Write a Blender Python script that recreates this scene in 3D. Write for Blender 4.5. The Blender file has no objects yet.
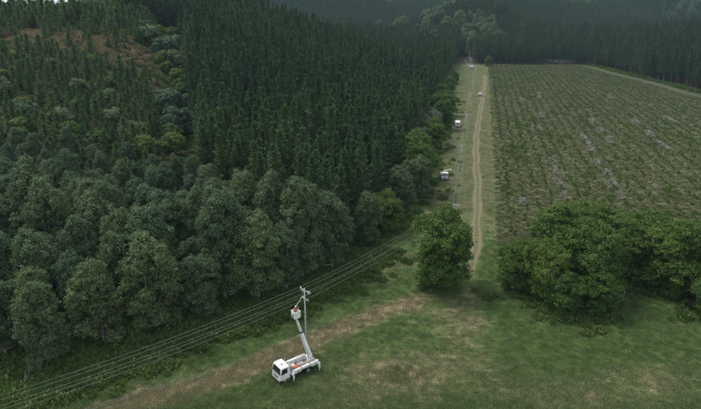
import bpy, bmesh, math, random
import numpy as np
from mathutils import Vector, Matrix

R = math.radians
sc = bpy.context.scene
COL = sc.collection
rng = np.random.default_rng(7)
random.seed(7)

# ------------------------------------------------------------------ camera, sky, sun, exposure
CAM_H, PITCH, FPX = 51.0, R(19.6), 560.0
cam_d = bpy.data.cameras.new('camera')
cam = bpy.data.objects.new('camera', cam_d)
COL.objects.link(cam)
cam.location = (0, 0, CAM_H)
cam.rotation_euler = (math.pi / 2 - PITCH, 0, 0)
cam_d.sensor_width = 36.0
cam_d.lens = FPX / 701.0 * 36.0
cam_d.clip_start = 0.5
cam_d.clip_end = 9000
sc.camera = cam

SUN_EL, SUN_AZ = R(58), R(305)        # azimuth measured clockwise from +Y
world = bpy.data.worlds.new('World')
sc.world = world
world.use_nodes = True
wn, wl = world.node_tree.nodes, world.node_tree.links
wn.clear()
sky = wn.new('ShaderNodeTexSky')
sky.sky_type = 'NISHITA'
sky.sun_disc = False
sky.sun_elevation = SUN_EL
sky.sun_rotation = SUN_AZ
sky.altitude = 100
sky.air_density = 1.0
sky.dust_density = 4.0
sky.ozone_density = 1.0
wmix = wn.new('ShaderNodeMix'); wmix.data_type = 'RGBA'
wmix.inputs[0].default_value = 0.80
wmix.inputs[7].default_value = (8.3, 8.7, 9.2, 1)      # closed cloud deck over the clear sky
bg = wn.new('ShaderNodeBackground'); bg.inputs[1].default_value = 0.060
wo = wn.new('ShaderNodeOutputWorld')
wl.new(sky.outputs[0], wmix.inputs[6]); wl.new(wmix.outputs[2], bg.inputs[0]); wl.new(bg.outputs[0], wo.inputs[0])

sun_d = bpy.data.lights.new('sun', 'SUN')
sun_d.energy = 1.5
sun_d.angle = R(18)
sun_d.color = (1.0, 0.965, 0.91)
sun = bpy.data.objects.new('sun', sun_d)
COL.objects.link(sun)
sd = Vector((math.sin(SUN_AZ) * math.cos(SUN_EL), math.cos(SUN_AZ) * math.cos(SUN_EL), math.sin(SUN_EL)))
sun.rotation_euler = sd.to_track_quat('Z', 'Y').to_euler()
sun.location = (0, 0, 200)

vs = sc.view_settings
vs.view_transform = 'Standard'; vs.look = 'None'; vs.gamma = 1.0; vs.use_curve_mapping = False
vs.exposure = 1.15
cy = sc.cycles
cy.use_denoising = True
cy.max_bounces = 5; cy.diffuse_bounces = 3; cy.glossy_bounces = 2; cy.transmission_bounces = 4
cy.volume_bounces = 0; cy.transparent_max_bounces = 4
cy.use_adaptive_sampling = True; cy.adaptive_threshold = 0.01
cy.caustics_reflective = False; cy.caustics_refractive = False

# ------------------------------------------------------------------ helpers
def tag(o, label=None, cat=None, group=None, kind=None):
    if label: o['label'] = label
    if cat: o['category'] = cat
    if group: o['group'] = group
    if kind: o['kind'] = kind
    return o

def link(name, data, parent=None):
    o = bpy.data.objects.new(name, data)
    COL.objects.link(o)
    if parent is not None: o.parent = parent
    return o

def thing(name, label, cat, loc=(0, 0, 0), rz=0.0, group=None):
    o = link(name, None)
    o.empty_display_size = 0.5
    o.location = loc; o.rotation_euler = (0, 0, rz)
    return tag(o, label, cat, group)

def smooth(t):
    t = np.clip(t, 0, 1)
    return t * t * (3 - 2 * t)

def project(x, y, z):
    rz = z - CAM_H
    d = y * math.cos(PITCH) - rz * math.sin(PITCH)
    u = y * math.sin(PITCH) + rz * math.cos(PITCH)
    d = np.maximum(d, 1e-3)
    return 350.5 + FPX * x / d, 204.5 - FPX * u / d, FPX / d

def mesh_np(name, verts, faces4, mat, var=None, smooth_shade=False):
    me = bpy.data.meshes.new(name)
    verts = np.asarray(verts, np.float32); faces4 = np.asarray(faces4, np.int32)
    nf, k = faces4.shape
    me.vertices.add(len(verts)); me.vertices.foreach_set('co', verts.ravel())
    me.loops.add(nf * k); me.loops.foreach_set('vertex_index', faces4.ravel())
    me.polygons.add(nf)
    me.polygons.foreach_set('loop_start', np.arange(0, nf * k, k, dtype=np.int32))
    me.polygons.foreach_set('loop_total', np.full(nf, k, np.int32))
    if smooth_shade: me.polygons.foreach_set('use_smooth', np.ones(nf, bool))
    me.update(calc_edges=True); me.validate()
    if var is not None:
        a = me.attributes.new('var', 'FLOAT', 'POINT'); a.data.foreach_set('value', np.asarray(var, np.float32))
    me.materials.append(mat)
    return me

class MB:
    """collects shapes for one mesh"""
    def __init__(s): s.v = []; s.f = []
    def add(s, v, f):
        n = len(s.v); s.v += [tuple(p) for p in v]; s.f += [tuple(i + n for i in q) for q in f]; return s
    def add_bm(s, bm, M=None):
        if M is not None: bm.transform(M)
        bm.verts.index_update()
        s.add([v.co[:] for v in bm.verts], [[v.index for v in f.verts] for f in bm.faces]); bm.free(); return s
    def box(s, c, size, bev=0.0, rot=None):
        bm = bmesh.new(); bmesh.ops.create_cube(bm, size=1)
        bmesh.ops.scale(bm, vec=size, verts=bm.verts)
        if bev: bmesh.ops.bevel(bm, geom=bm.edges[:], offset=bev, segments=1, affect='EDGES', profile=0.5)
        M = Matrix.Translation(c)
        if rot is not None: M = M @ rot
        return s.add_bm(bm, M)
    def prism(s, prof, y0, y1, bev=0.0):
        """profile in x,z extruded along y"""
        bm = bmesh.new()
        a = [bm.verts.new((x, y0, z)) for x, z in prof]; b = [bm.verts.new((x, y1, z)) for x, z in prof]
        n = len(prof)
        bm.faces.new(a); bm.faces.new(b[::-1])
        for i in range(n): bm.faces.new((a[i], b[i], b[(i + 1) % n], a[(i + 1) % n]))
        bmesh.ops.recalc_face_normals(bm, faces=bm.faces)
        if bev: bmesh.ops.bevel(bm, geom=bm.edges[:], offset=bev, segments=2, affect='EDGES', profile=0.5)
        return s.add_bm(bm)
    def tube(s, pts, rad, n=8, caps=True):
        pts = [Vector(p) for p in pts]
        if not hasattr(rad, '__len__'): rad = [rad] * len(pts)
        V, F = [], []
        up0 = None
        for i, p in enumerate(pts):
            t = (pts[min(i + 1, len(pts) - 1)] - pts[max(i - 1, 0)]).normalized()
            if up0 is None: up0 = Vector((0, 0, 1)) if abs(t.z) < .9 else Vector((1, 0, 0))
            a = t.cross(up0).normalized(); b = t.cross(a).normalized()
            for k in range(n):
                q = 2 * math.pi * k / n
                V.append(p + a * math.cos(q) * rad[i] + b * math.sin(q) * rad[i])
        for i in range(len(pts) - 1):
            for k in range(n):
                F.append((i * n + k, i * n + (k + 1) % n, (i + 1) * n + (k + 1) % n, (i + 1) * n + k))
        if caps:
            F.append(tuple(range(n))[::-1]); F.append(tuple((len(pts) - 1) * n + k for k in range(n)))
        return s.add(V, F)
    def beam(s, p, q, w0, h0, w1=None, h1=None, up=(0, 0, 1)):
        """rectangular tapered beam from p to q"""
        p, q = Vector(p), Vector(q); w1 = w0 if w1 is None else w1; h1 = h0 if h1 is None else h1
        t = (q - p).normalized(); a = t.cross(Vector(up)).normalized(); b = a.cross(t).normalized()
        bm = bmesh.new(); vv = []
        for c, w, h in ((p, w0, h0), (q, w1, h1)):
            for i, j in ((-1, -1), (1, -1), (1, 1), (-1, 1)): vv.append(bm.verts.new(c + a * i * w / 2 + b * j * h / 2))
        for f in ((0, 1, 2, 3), (7, 6, 5, 4), (0, 4, 5, 1), (1, 5, 6, 2), (2, 6, 7, 3), (3, 7, 4, 0)): bm.faces.new([vv[i] for i in f])
        bmesh.ops.recalc_face_normals(bm, faces=bm.faces)
        return s.add_bm(bm)
    def mesh(s, name, mat):
        me = bpy.data.meshes.new(name); me.from_pydata(s.v, [], s.f); me.update(); me.materials.append(mat); return me
    def build(s, name, mat, parent=None, smooth_shade=False):
        me = s.mesh(name, mat)
        if smooth_shade:
            me.polygons.foreach_set('use_smooth', [True] * len(me.polygons))
        return link(name, me, parent)

# ------------------------------------------------------------------ materials
def new_mat(name):
    m = bpy.data.materials.new(name); m.use_nodes = True
    return m, m.node_tree.nodes, m.node_tree.links, m.node_tree.nodes['Principled BSDF']

def leaf_mat(name, ca, cb, trans=0.25, vlo=0.72, vhi=1.26, rough=0.6):
    m, n, l, b = new_mat(name)
    at = n.new('ShaderNodeAttribute'); at.attribute_type = 'INSTANCER'; at.attribute_name = 'tint'
    av = n.new('ShaderNodeAttribute'); av.attribute_name = 'var'
    mx = n.new('ShaderNodeMix'); mx.data_type = 'RGBA'
    mx.inputs[6].default_value = (*ca, 1); mx.inputs[7].default_value = (*cb, 1)
    l.new(at.outputs['Fac'], mx.inputs[0])
    mr = n.new('ShaderNodeMapRange'); mr.inputs[3].default_value = vlo; mr.inputs[4].default_value = vhi
    l.new(av.outputs['Fac'], mr.inputs[0])
    sc_ = n.new('ShaderNodeVectorMath'); sc_.operation = 'SCALE'
    l.new(mx.outputs[2], sc_.inputs[0]); l.new(mr.outputs[0], sc_.inputs['Scale'])
    l.new(sc_.outputs[0], b.inputs['Base Color'])
    b.inputs['Roughness'].default_value = rough; b.inputs['Specular IOR Level'].default_value = 0.25
    tr = n.new('ShaderNodeBsdfTranslucent'); l.new(sc_.outputs[0], tr.inputs[0])
    ms = n.new('ShaderNodeMixShader'); ms.inputs[0].default_value = trans
    l.new(b.outputs[0], ms.inputs[1]); l.new(tr.outputs[0], ms.inputs[2])
    l.new(ms.outputs[0], n['Material Output'].inputs[0])
    return m

def noise_mat(name, ca, cb, scale=3.0, rough=0.8, metal=0.0, detail=4, bump=0.0, spec=0.3):
    m, n, l, b = new_mat(name)
    tc = n.new('ShaderNodeTexCoord'); nz = n.new('ShaderNodeTexNoise')
    nz.inputs['Scale'].default_value = scale; nz.inputs['Detail'].default_value = detail
    l.new(tc.outputs['Object'], nz.inputs['Vector'])
    rp = n.new('ShaderNodeMapRange'); rp.inputs[1].default_value = 0.3; rp.inputs[2].default_value = 0.7
    l.new(nz.outputs['Fac'], rp.inputs[0])
    mx = n.new('ShaderNodeMix'); mx.data_type = 'RGBA'
    mx.inputs[6].default_value = (*ca, 1); mx.inputs[7].default_value = (*cb, 1)
    l.new(rp.outputs[0], mx.inputs[0]); l.new(mx.outputs[2], b.inputs['Base Color'])
    b.inputs['Roughness'].default_value = rough; b.inputs['Metallic'].default_value = metal
    b.inputs['Specular IOR Level'].default_value = spec
    if bump:
        bp = n.new('ShaderNodeBump'); bp.inputs['Strength'].default_value = bump
        l.new(nz.outputs['Fac'], bp.inputs['Height']); l.new(bp.outputs[0], b.inputs['Normal'])
    return m

M = {}
M['pine'] = leaf_mat('pine needles', (0.038, 0.084, 0.034), (0.074, 0.130, 0.042), 0.2)
M['pine_young'] = leaf_mat('young pine needles', (0.056, 0.108, 0.038), (0.100, 0.155, 0.050), 0.25)
M['acacia'] = leaf_mat('grey green leaves', (0.048, 0.098, 0.050), (0.112, 0.155, 0.052), 0.25)
M['oak'] = leaf_mat('fresh green leaves', (0.046, 0.104, 0.015), (0.098, 0.160, 0.022), 0.3)
M['pale'] = leaf_mat('pale grey leaves', (0.12, 0.145, 0.10), (0.17, 0.18, 0.13), 0.2)
M['shrub'] = leaf_mat('shrub leaves', (0.066, 0.135, 0.026), (0.130, 0.170, 0.048), 0.3)
M['weed'] = leaf_mat('field weeds', (0.080, 0.115, 0.040), (0.185, 0.165, 0.090), 0.35)
M['brown'] = leaf_mat('withered bracken', (0.150, 0.125, 0.070), (0.290, 0.235, 0.135), 0.25)
M['grass'] = leaf_mat('grass blades', (0.064, 0.122, 0.030), (0.380, 0.320, 0.195), 0.35)
M['bark'] = noise_mat('bark', (0.07, 0.052, 0.038), (0.13, 0.105, 0.08), 4, 0.9, bump=0.4)
M['bark_pale'] = noise_mat('pale bark', (0.13, 0.11, 0.085), (0.24, 0.21, 0.17), 3, 0.9, bump=0.3)
M['slash'] = noise_mat('weathered slash wood', (0.125, 0.118, 0.102), (0.25, 0.238, 0.21), 5, 0.9)
M['white'] = noise_mat('white vehicle paint', (0.60, 0.60, 0.575), (0.80, 0.80, 0.79), 1.6, 0.35, spec=0.5)
M['white_worn'] = noise_mat('white boom paint', (0.54, 0.54, 0.52), (0.76, 0.76, 0.75), 2.4, 0.5, spec=0.4)
M['glass'] = noise_mat('dark cab glass', (0.012, 0.015, 0.018), (0.02, 0.024, 0.028), 1, 0.06, spec=0.8)
M['rubber'] = noise_mat('tyre rubber', (0.016, 0.016, 0.016), (0.032, 0.031, 0.029), 8, 0.85)
M['chassis'] = noise_mat('dark chassis steel', (0.025, 0.025, 0.027), (0.05, 0.048, 0.046), 6, 0.6)
M['steel'] = noise_mat('galvanised steel', (0.36, 0.37, 0.38), (0.52, 0.53, 0.54), 6, 0.45, metal=0.6)
M['grey'] = noise_mat('grey paint', (0.22, 0.225, 0.23), (0.30, 0.305, 0.31), 3, 0.5)
M['deck'] = noise_mat('worn deck plate', (0.16, 0.15, 0.14), (0.28, 0.27, 0.25), 4, 0.7)
M['red'] = noise_mat('orange red plastic', (0.52, 0.075, 0.03), (0.62, 0.11, 0.045), 3, 0.5)
M['timber'] = noise_mat('brown timber rail', (0.17, 0.09, 0.05), (0.25, 0.14, 0.08), 5, 0.8)
M['amber'] = noise_mat('beacon lens', (0.10, 0.03, 0.01), (0.14, 0.05, 0.02), 3, 0.25)
M['lamp'] = noise_mat('headlamp lens', (0.55, 0.57, 0.58), (0.68, 0.69, 0.70), 4, 0.15, spec=0.7)
M['tail'] = noise_mat('tail lamp lens', (0.35, 0.02, 0.015), (0.45, 0.03, 0.02), 4, 0.25)
M['concrete'] = noise_mat('pole concrete', (0.27, 0.27, 0.26), (0.42, 0.42, 0.40), 3, 0.85)
M['porcelain'] = noise_mat('insulator porcelain', (0.62, 0.64, 0.65), (0.74, 0.75, 0.75), 5, 0.25, spec=0.6)
M['wire'] = noise_mat('aluminium wire', (0.34, 0.35, 0.36), (0.46, 0.47, 0.48), 3, 0.5, metal=0.3)
M['wood_post'] = noise_mat('grey post wood', (0.22, 0.20, 0.17), (0.36, 0.34, 0.30), 6, 0.9)
M['skin'] = noise_mat('skin', (0.40, 0.24, 0.17), (0.46, 0.28, 0.20), 8, 0.55)
M['jacket'] = noise_mat('red work jacket', (0.33, 0.055, 0.04), (0.42, 0.08, 0.055), 5, 0.8)
M['trousers'] = noise_mat('navy work trousers', (0.03, 0.035, 0.05), (0.05, 0.055, 0.075), 6, 0.85)
M['stripe'] = noise_mat('reflective tape', (0.62, 0.63, 0.60), (0.70, 0.71, 0.68), 6, 0.4)

# ------------------------------------------------------------------ terrain
EY = np.array([20, 50, 62, 68, 76, 82, 101, 128, 177, 289, 478, 700, 900.])
EX = np.array([-110, -68, -50, -41, -33, -21, -5, 13, 24.5, 48.5, 89.5, 138, 181.])
def edge_x(y): return np.interp(y, EY, EX)          # edge of the woodland west of the corridor

def height(x, y):
    x = np.asarray(x, float); y = np.asarray(y, float)
    s = edge_x(y) - x
    az = x / np.maximum(y, 40.0)
    h = 40 * smooth((s - 4) / 165) * smooth((y - 92) / 185) * (1 - 0.85 * smooth((y - 330) / 260))
    h += 4 * np.exp(-(((x + 165) / 75) ** 2 + ((y - 275) / 70) ** 2))
    # gully that parts the young hill from the pine stand
    gx = -0.30 * y
    h -= 6.0 * np.exp(-((x - gx) / 11) ** 2) * smooth((y - 150) / 60) * (1 - smooth((y - 300) / 60))
    # far hills
    crest = np.interp(az, [-.52, -.42, -.30, -.15, .0, .09, .16, .25, .38, .50, .60, .75], [0, 45, 95, 112, 92, 62, 70, 96, 118, 108, 92, 96])
    h += crest * smooth((y - 790) / 480) * (1 + .10 * np.sin(x / 83 + y / 140))
    h += 34 * np.exp(-((az - .20) / .10) ** 2) * smooth((y - 600) / 120) * (1 - smooth((y - 760) / 120))
    h += 7 * np.sin(x / 41 + y / 80) * smooth((y - 560) / 120) * smooth((az + 0.45) / 0.1)
    h += 19 * smooth((x - 222) / 150) * smooth((y - 230) / 160) * (1 - smooth((y - 560) / 260))
    # gentle roll of the open ground
    h += 0.25 * np.sin(x / 13.0 + 1) * np.sin(y / 17.0) * smooth((y - 40) / 30) * (1 - smooth((s - 0) / 20))
    return h

def Z(x, y): return float(height(np.array([x]), np.array([y]))[0])

def axis(lo, a, b, hi, step, grow):
    mid = list(np.arange(a, b + 1e-6, step)); out = []
    v, st = b, step
    while v < hi: st *= grow; v = v + st; out.append(min(v, hi))
    pre = []; v, st = a, step
    while v > lo: st *= grow; v = v - st; pre.append(max(v, lo))
    return np.array(pre[::-1] + mid + out)
gx_ = axis(-2600, -62, 92, 2600, 0.8, 1.045)
gy_ = axis(-400, 52, 150, 3200, 0.8, 1.03)
GX, GY = np.meshgrid(gx_, gy_)
GZ = height(GX, GY)

def dist_poly(x, y, pts):
    d = np.full(x.shape, 1e9)
    for (x0, y0), (x1, y1) in zip(pts[:-1], pts[1:]):
        dx, dy = x1 - x0, y1 - y0; t = np.clip(((x - x0) * dx + (y - y0) * dy) / (dx * dx + dy * dy), 0, 1)
        d = np.minimum(d, np.hypot(x - x0 - t * dx, y - y0 - t * dy))
    return d
TRACK = [(22.4, 93), (24.2, 102), (29.0, 118.8), (33.2, 138), (37.3, 155.9), (43.2, 186), (50.4, 220.4), (60.5, 262), (75.0, 320.9), (86, 365), (97.2, 411.5), (103, 440)]
DRY = [(-34, 60), (-28.5, 63.0), (-21, 66.5), (-14.5, 71.0), (-8.5, 76.5), (-2, 81.5), (5, 87), (12, 91.5)]
ROAD = [(186, 600), (199, 547), (206, 480), (209, 411.5), (207, 332), (203, 270), (199, 215)]
FIELD_L = lambda y: 41.5 + (y - 147) * 0.2255 - 2.0
def field_mask(x, y):
    return smooth((x - FIELD_L(y)) / 3) * smooth((y - 112) / 10) * (1 - smooth((y - 520) / 10)) * (1 - smooth((x - 211) / 3))

def gaus(x, y, cx, cy_, rx, ry): return np.exp(-(((x - cx) / rx) ** 2 + ((y - cy_) / ry) ** 2))
def dryness(x, y):
    d = 1.15 * np.exp(-(dist_poly(x, y, DRY) / 2.1) ** 2)
    d += 0.55 * gaus(x, y, 20, 84, 6, 9) + 0.45 * gaus(x, y, 11, 70, 10, 6) + 0.35 * gaus(x, y, 32, 64, 12, 4)
    d += 0.30 * gaus(x, y, 3, 68, 8, 6) + 0.35 * gaus(x, y, 44, 68, 9, 5) + 0.22 * gaus(x, y, -6, 62, 9, 4)
    d += 0.55 * gaus(x, y, 5, 101, 5, 3) + 0.5 * gaus(x, y, 11.5, 108, 4, 4) + 0.4 * gaus(x, y, -1.5, 97, 3, 2)
    corridor = smooth((y - 112) / 25) * smooth((x - edge_x(y) - 1) / 5) * (1 - smooth((x - FIELD_L(y)) / 3))
    d += 0.40 * corridor
    d -= 0.4 * gaus(x, y, 8, 96, 5, 3) + 0.5 * gaus(x, y, 38, 78, 14, 5) + 0.55 * gaus(x, y, 32, 87, 8, 5)
    d -= 0.5 * gaus(x, y, 38, 140, 3, 10)
    d += 0.15
    return np.clip(d, 0, 1.2)
def field_like(x, y):
    corridor = smooth((y - 118) / 25) * smooth((x - edge_x(y) - 1) / 5) * (1 - smooth((x - FIELD_L(y)) / 3)) * (1 - smooth((y - 520) / 8))
    return np.maximum(field_mask(x, y), .8 * corridor)
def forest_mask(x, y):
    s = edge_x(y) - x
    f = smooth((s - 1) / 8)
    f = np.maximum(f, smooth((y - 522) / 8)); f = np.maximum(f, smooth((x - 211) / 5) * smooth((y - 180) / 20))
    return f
YB = lambda y: -0.30 * y
def young_mask(x, y):
    return smooth((YB(y) - x) / 10) * smooth((y - 140) / 25) * (1 - smooth((y - 330) / 30))
def brown_mask(x, y):
    return np.clip(gaus(x, y, -122, 238, 26, 11) + 0.9 * gaus(x, y, -156, 240, 26, 11) + 0.5 * gaus(x, y, -94, 232, 14, 12) + .6 * gaus(x, y, -98, 250, 12, 8), 0, 1)

nv, nu = GX.shape
V = np.stack([GX.ravel(), GY.ravel(), GZ.ravel()], 1)
ii = np.arange(nv * nu).reshape(nv, nu)
Fq = np.stack([ii[:-1, :-1].ravel(), ii[:-1, 1:].ravel(), ii[1:, 1:].ravel(), ii[1:, :-1].ravel()], 1)

def ground_material():
    m, n, l, b = new_mat('ground cover')
    def attr(nm):
        a = n.new('ShaderNodeAttribute'); a.attribute_name = nm; return a.outputs['Fac']
    geo = n.new('ShaderNodeNewGeometry')
    def noise(scale, detail=5, rough=0.6, vec=None):
        z = n.new('ShaderNodeTexNoise'); z.inputs['Scale'].default_value = scale; z.inputs['Detail'].default_value = detail
        z.inputs['Roughness'].default_value = rough
        l.new(vec if vec is not None else geo.outputs['Position'], z.inputs['Vector']); return z.outputs['Fac']
    def math_(op, a, b_):
        k = n.new('ShaderNodeMath'); k.operation = op
        for i, q in enumerate((a, b_)):
            if isinstance(q, (int, float)): k.inputs[i].default_value = q
            else: l.new(q, k.inputs[i])
        return k.outputs[0]
    def rng_(v, a, b_, c=0.0, d=1.0):
        k = n.new('ShaderNodeMapRange'); k.interpolation_type = 'SMOOTHSTEP'
        for i, q in enumerate((a, b_, c, d)): k.inputs[i + 1].default_value = q
        l.new(v, k.inputs[0]); return k.outputs[0]
    def mix(f, a, b_):
        k = n.new('ShaderNodeMix'); k.data_type = 'RGBA'; l.new(f, k.inputs[0])
        for i, q in ((6, a), (7, b_)):
            if isinstance(q, tuple): k.inputs[i].default_value = (*q, 1)
            else: l.new(q, k.inputs[i])
        return k.outputs[2]
    # streaks that run with the mowing, stretched along one direction
    mp = n.new('ShaderNodeMapping'); mp.inputs['Rotation'].default_value = (0, 0, R(35)); mp.inputs['Scale'].default_value = (0.35, 1.6, 1)
    l.new(geo.outputs['Position'], mp.inputs['Vector'])
    n1 = noise(0.22, 6, 0.65); n2 = noise(0.55, 6, 0.7, mp.outputs[0]); n3 = noise(2.4, 4, 0.7); n4 = noise(0.06, 3, 0.5)
    green = mix(rng_(n3, .3, .7), (0.048, 0.092, 0.022), (0.078, 0.126, 0.033))
    green = mix(rng_(n4, .35, .65), green, (0.066, 0.098, 0.030))
    straw = mix(rng_(n3, .3, .7), (0.165, 0.138, 0.082), (0.260, 0.215, 0.132))
    f = math_('ADD', attr('dry'), math_('MULTIPLY', math_('SUBTRACT', n1, 0.5), 1.25))
    f = math_('ADD', f, math_('MULTIPLY', math_('SUBTRACT', n2, 0.5), 1.9))
    grass = mix(rng_(f, 0.18, 0.85), green, straw)
    # plantation ground: bare brown soil, dead grass, green weeds
    soil = mix(rng_(n3, .3, .7), (0.060, 0.056, 0.030), (0.090, 0.078, 0.046))
    weeds = mix(rng_(n1, .35, .65), (0.052, 0.078, 0.024), (0.086, 0.100, 0.038))
    field = mix(rng_(n2, .34, .60), soil, weeds)
    col = mix(attr('field'), grass, field)
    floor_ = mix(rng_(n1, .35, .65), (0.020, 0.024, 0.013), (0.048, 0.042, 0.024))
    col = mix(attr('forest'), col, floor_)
    hill = mix(rng_(n1, .35, .65), (0.040, 0.054, 0.022), (0.085, 0.070, 0.036))
    col = mix(attr('young'), col, hill)
    fern = mix(rng_(n3, .3, .7), (0.082, 0.068, 0.040), (0.135, 0.110, 0.064))
    col = mix(math_('MULTIPLY', attr('brown'), rng_(n1, .38, .58)), col, fern)
    l.new(col, b.inputs['Base Color']); b.inputs['Roughness'].default_value = 0.95; b.inputs['Specular IOR Level'].default_value = 0.1
    bp = n.new('ShaderNodeBump'); bp.inputs['Strength'].default_value = 0.5; bp.inputs['Distance'].default_value = 0.25
    l.new(math_('ADD', n3, n2), bp.inputs['Height']); l.new(bp.outputs[0], b.inputs['Normal'])
    return m

gm = mesh_np('ground', V, Fq, ground_material(), smooth_shade=True)
for nm, fn in (('dry', dryness), ('field', field_like), ('forest', forest_mask), ('young', young_mask), ('brown', brown_mask)):
    a = gm.attributes.new(nm, 'FLOAT', 'POINT'); a.data.foreach_set('value', fn(GX, GY).ravel().astype(np.float32))
ground = tag(link('ground', gm), 'open grassland and hillside', kind='structure')

# dirt track with two worn ruts, and the gravel road along the far side of the plantation
def ribbon(name, pts, width, lift, mat, nx=9, ends=True, step=1.5, rut=0.0, wob=0.25):
    P = [Vector((x, y, 0)) for x, y in pts]
    # Catmull-Rom resample
    out = []
    for i in range(len(P) - 1):
        p0, p1, p2, p3 = P[max(i - 1, 0)], P[i], P[i + 1], P[min(i + 2, len(P) - 1)]
        k = max(2, int((p2 - p1).length / step))
        for j in range(k):
            t = j / k
            out.append(0.5 * ((2 * p1) + (p2 - p0) * t + (2 * p0 - 5 * p1 + 4 * p2 - p3) * t * t + (3 * p1 - p0 - 3 * p2 + p3) * t ** 3))
    out.append(P[-1]); V = []; U = []
    for i, p in enumerate(out):
        t = (out[min(i + 1, len(out) - 1)] - out[max(i - 1, 0)]).normalized(); nrm = Vector((t.y, -t.x, 0))
        for k in range(nx):
            u = k / (nx - 1) * 2 - 1
            w = width / 2 * (1 + wob * math.sin(i * .37 + (u > 0) * 2) * .5 + random.uniform(-wob, wob) * .3)
            q = p + nrm * u * w
            dz = -rut * math.exp(-((abs(u) - .55) / .2) ** 2) + (0.0 if abs(u) < .99 else -lift * 1.5)
            fade = (i < 9) * (9 - i) / 9 if rut else 0
            V.append((q.x, q.y, Z(q.x, q.y) + lift + dz - fade * .08 * random.uniform(.3, 1.6))); U.append(u)
    F = [(i * nx + k, i * nx + k + 1, (i + 1) * nx + k + 1, (i + 1) * nx + k) for i in range(len(out) - 1) for k in range(nx - 1)]
    me = mesh_np(name, V, F, mat, smooth_shade=True)
    a = me.attributes.new('across', 'FLOAT', 'POINT'); a.data.foreach_set('value', np.array(U, np.float32))
    return tag(link(name, me), kind='structure')

def track_material():
    m, n, l, b = new_mat('dirt track')
    a = n.new('ShaderNodeAttribute'); a.attribute_name = 'across'
    geo = n.new('ShaderNodeNewGeometry')
    nz = n.new('ShaderNodeTexNoise'); nz.inputs['Scale'].default_value = 0.8; nz.inputs['Detail'].default_value = 6
    l.new(geo.outputs['Position'], nz.inputs['Vector'])
    ab = n.new('ShaderNodeMath'); ab.operation = 'ABSOLUTE'; l.new(a.outputs['Fac'], ab.inputs[0])
    sb = n.new('ShaderNodeMath'); sb.operation = 'SUBTRACT'; l.new(ab.outputs[0], sb.inputs[0]); sb.inputs[1].default_value = 0.55
    ab2 = n.new('ShaderNodeMath'); ab2.operation = 'ABSOLUTE'; l.new(sb.outputs[0], ab2.inputs[0])
    ad = n.new('ShaderNodeMath'); ad.operation = 'MULTIPLY_ADD'; l.new(nz.outputs['Fac'], ad.inputs[0]); ad.inputs[1].default_value = 1.0; l.new(ab2.outputs[0], ad.inputs[2])
    mr = n.new('ShaderNodeMapRange'); mr.inputs[1].default_value = 0.58; mr.inputs[2].default_value = 0.95; l.new(ad.outputs[0], mr.inputs[0])
    mx = n.new('ShaderNodeMix'); mx.data_type = 'RGBA'; l.new(mr.outputs[0], mx.inputs[0])
    mx.inputs[6].default_value = (0.165, 0.130, 0.095, 1); mx.inputs[7].default_value = (0.085, 0.105, 0.042, 1)
    l.new(mx.outputs[2], b.inputs['Base Color']); b.inputs['Roughness'].default_value = 0.95; b.inputs['Specular IOR Level'].default_value = 0.1
    return m
ribbon('dirt_track', TRACK, 2.7, 0.05, track_material(), rut=0.035, wob=.55)
ribbon('gravel_road', ROAD, 2.8, 0.06, noise_mat('grey gravel', (0.040, 0.044, 0.036), (0.068, 0.070, 0.058), .6, .95), nx=5, step=5)
M['scrape'] = None

# ------------------------------------------------------------------ plant prototypes (mesh data only)
def rhombi(c, u, v):
    """leaf faces: centre c, half axes u (long) and v (wide)"""
    n = len(c)
    V = np.empty((n, 4, 3)); V[:, 0] = c - u; V[:, 1] = c + v + u * .1; V[:, 2] = c + u; V[:, 3] = c - v + u * .1
    return V.reshape(-1, 3), np.arange(n * 4).reshape(n, 4)
def unit(a): return a / np.maximum(np.linalg.norm(a, axis=-1, keepdims=True), 1e-9)

def leaf_cloud(g, centres, outward, rad, per, size, flat=0.75):
    n = len(centres) * per
    c0 = np.repeat(centres, per, 0); o0 = np.repeat(outward, per, 0); r0 = np.repeat(rad, per)[:, None]
    off = unit(g.normal(size=(n, 3))) * r0 * g.uniform(.25, 1, (n, 1)) ** .6
    off[:, 2] *= flat
    c = c0 + off
    nrm = unit(unit(off) * .8 + o0 * .5 + np.array([0, 0, .45]) + g.normal(size=(n, 3)) * .45)
    a = unit(np.cross(nrm, g.normal(size=(n, 3)))); b = np.cross(nrm, a)
    sz = size * g.uniform(.65, 1.35, (n, 1))
    var = np.repeat(np.repeat(g.uniform(0, .5, len(centres)), per) + g.uniform(0, .5, n), 4)
    Vv, Ff = rhombi(c, a * sz, b * sz * .62)
    return Vv, Ff, var

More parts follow.
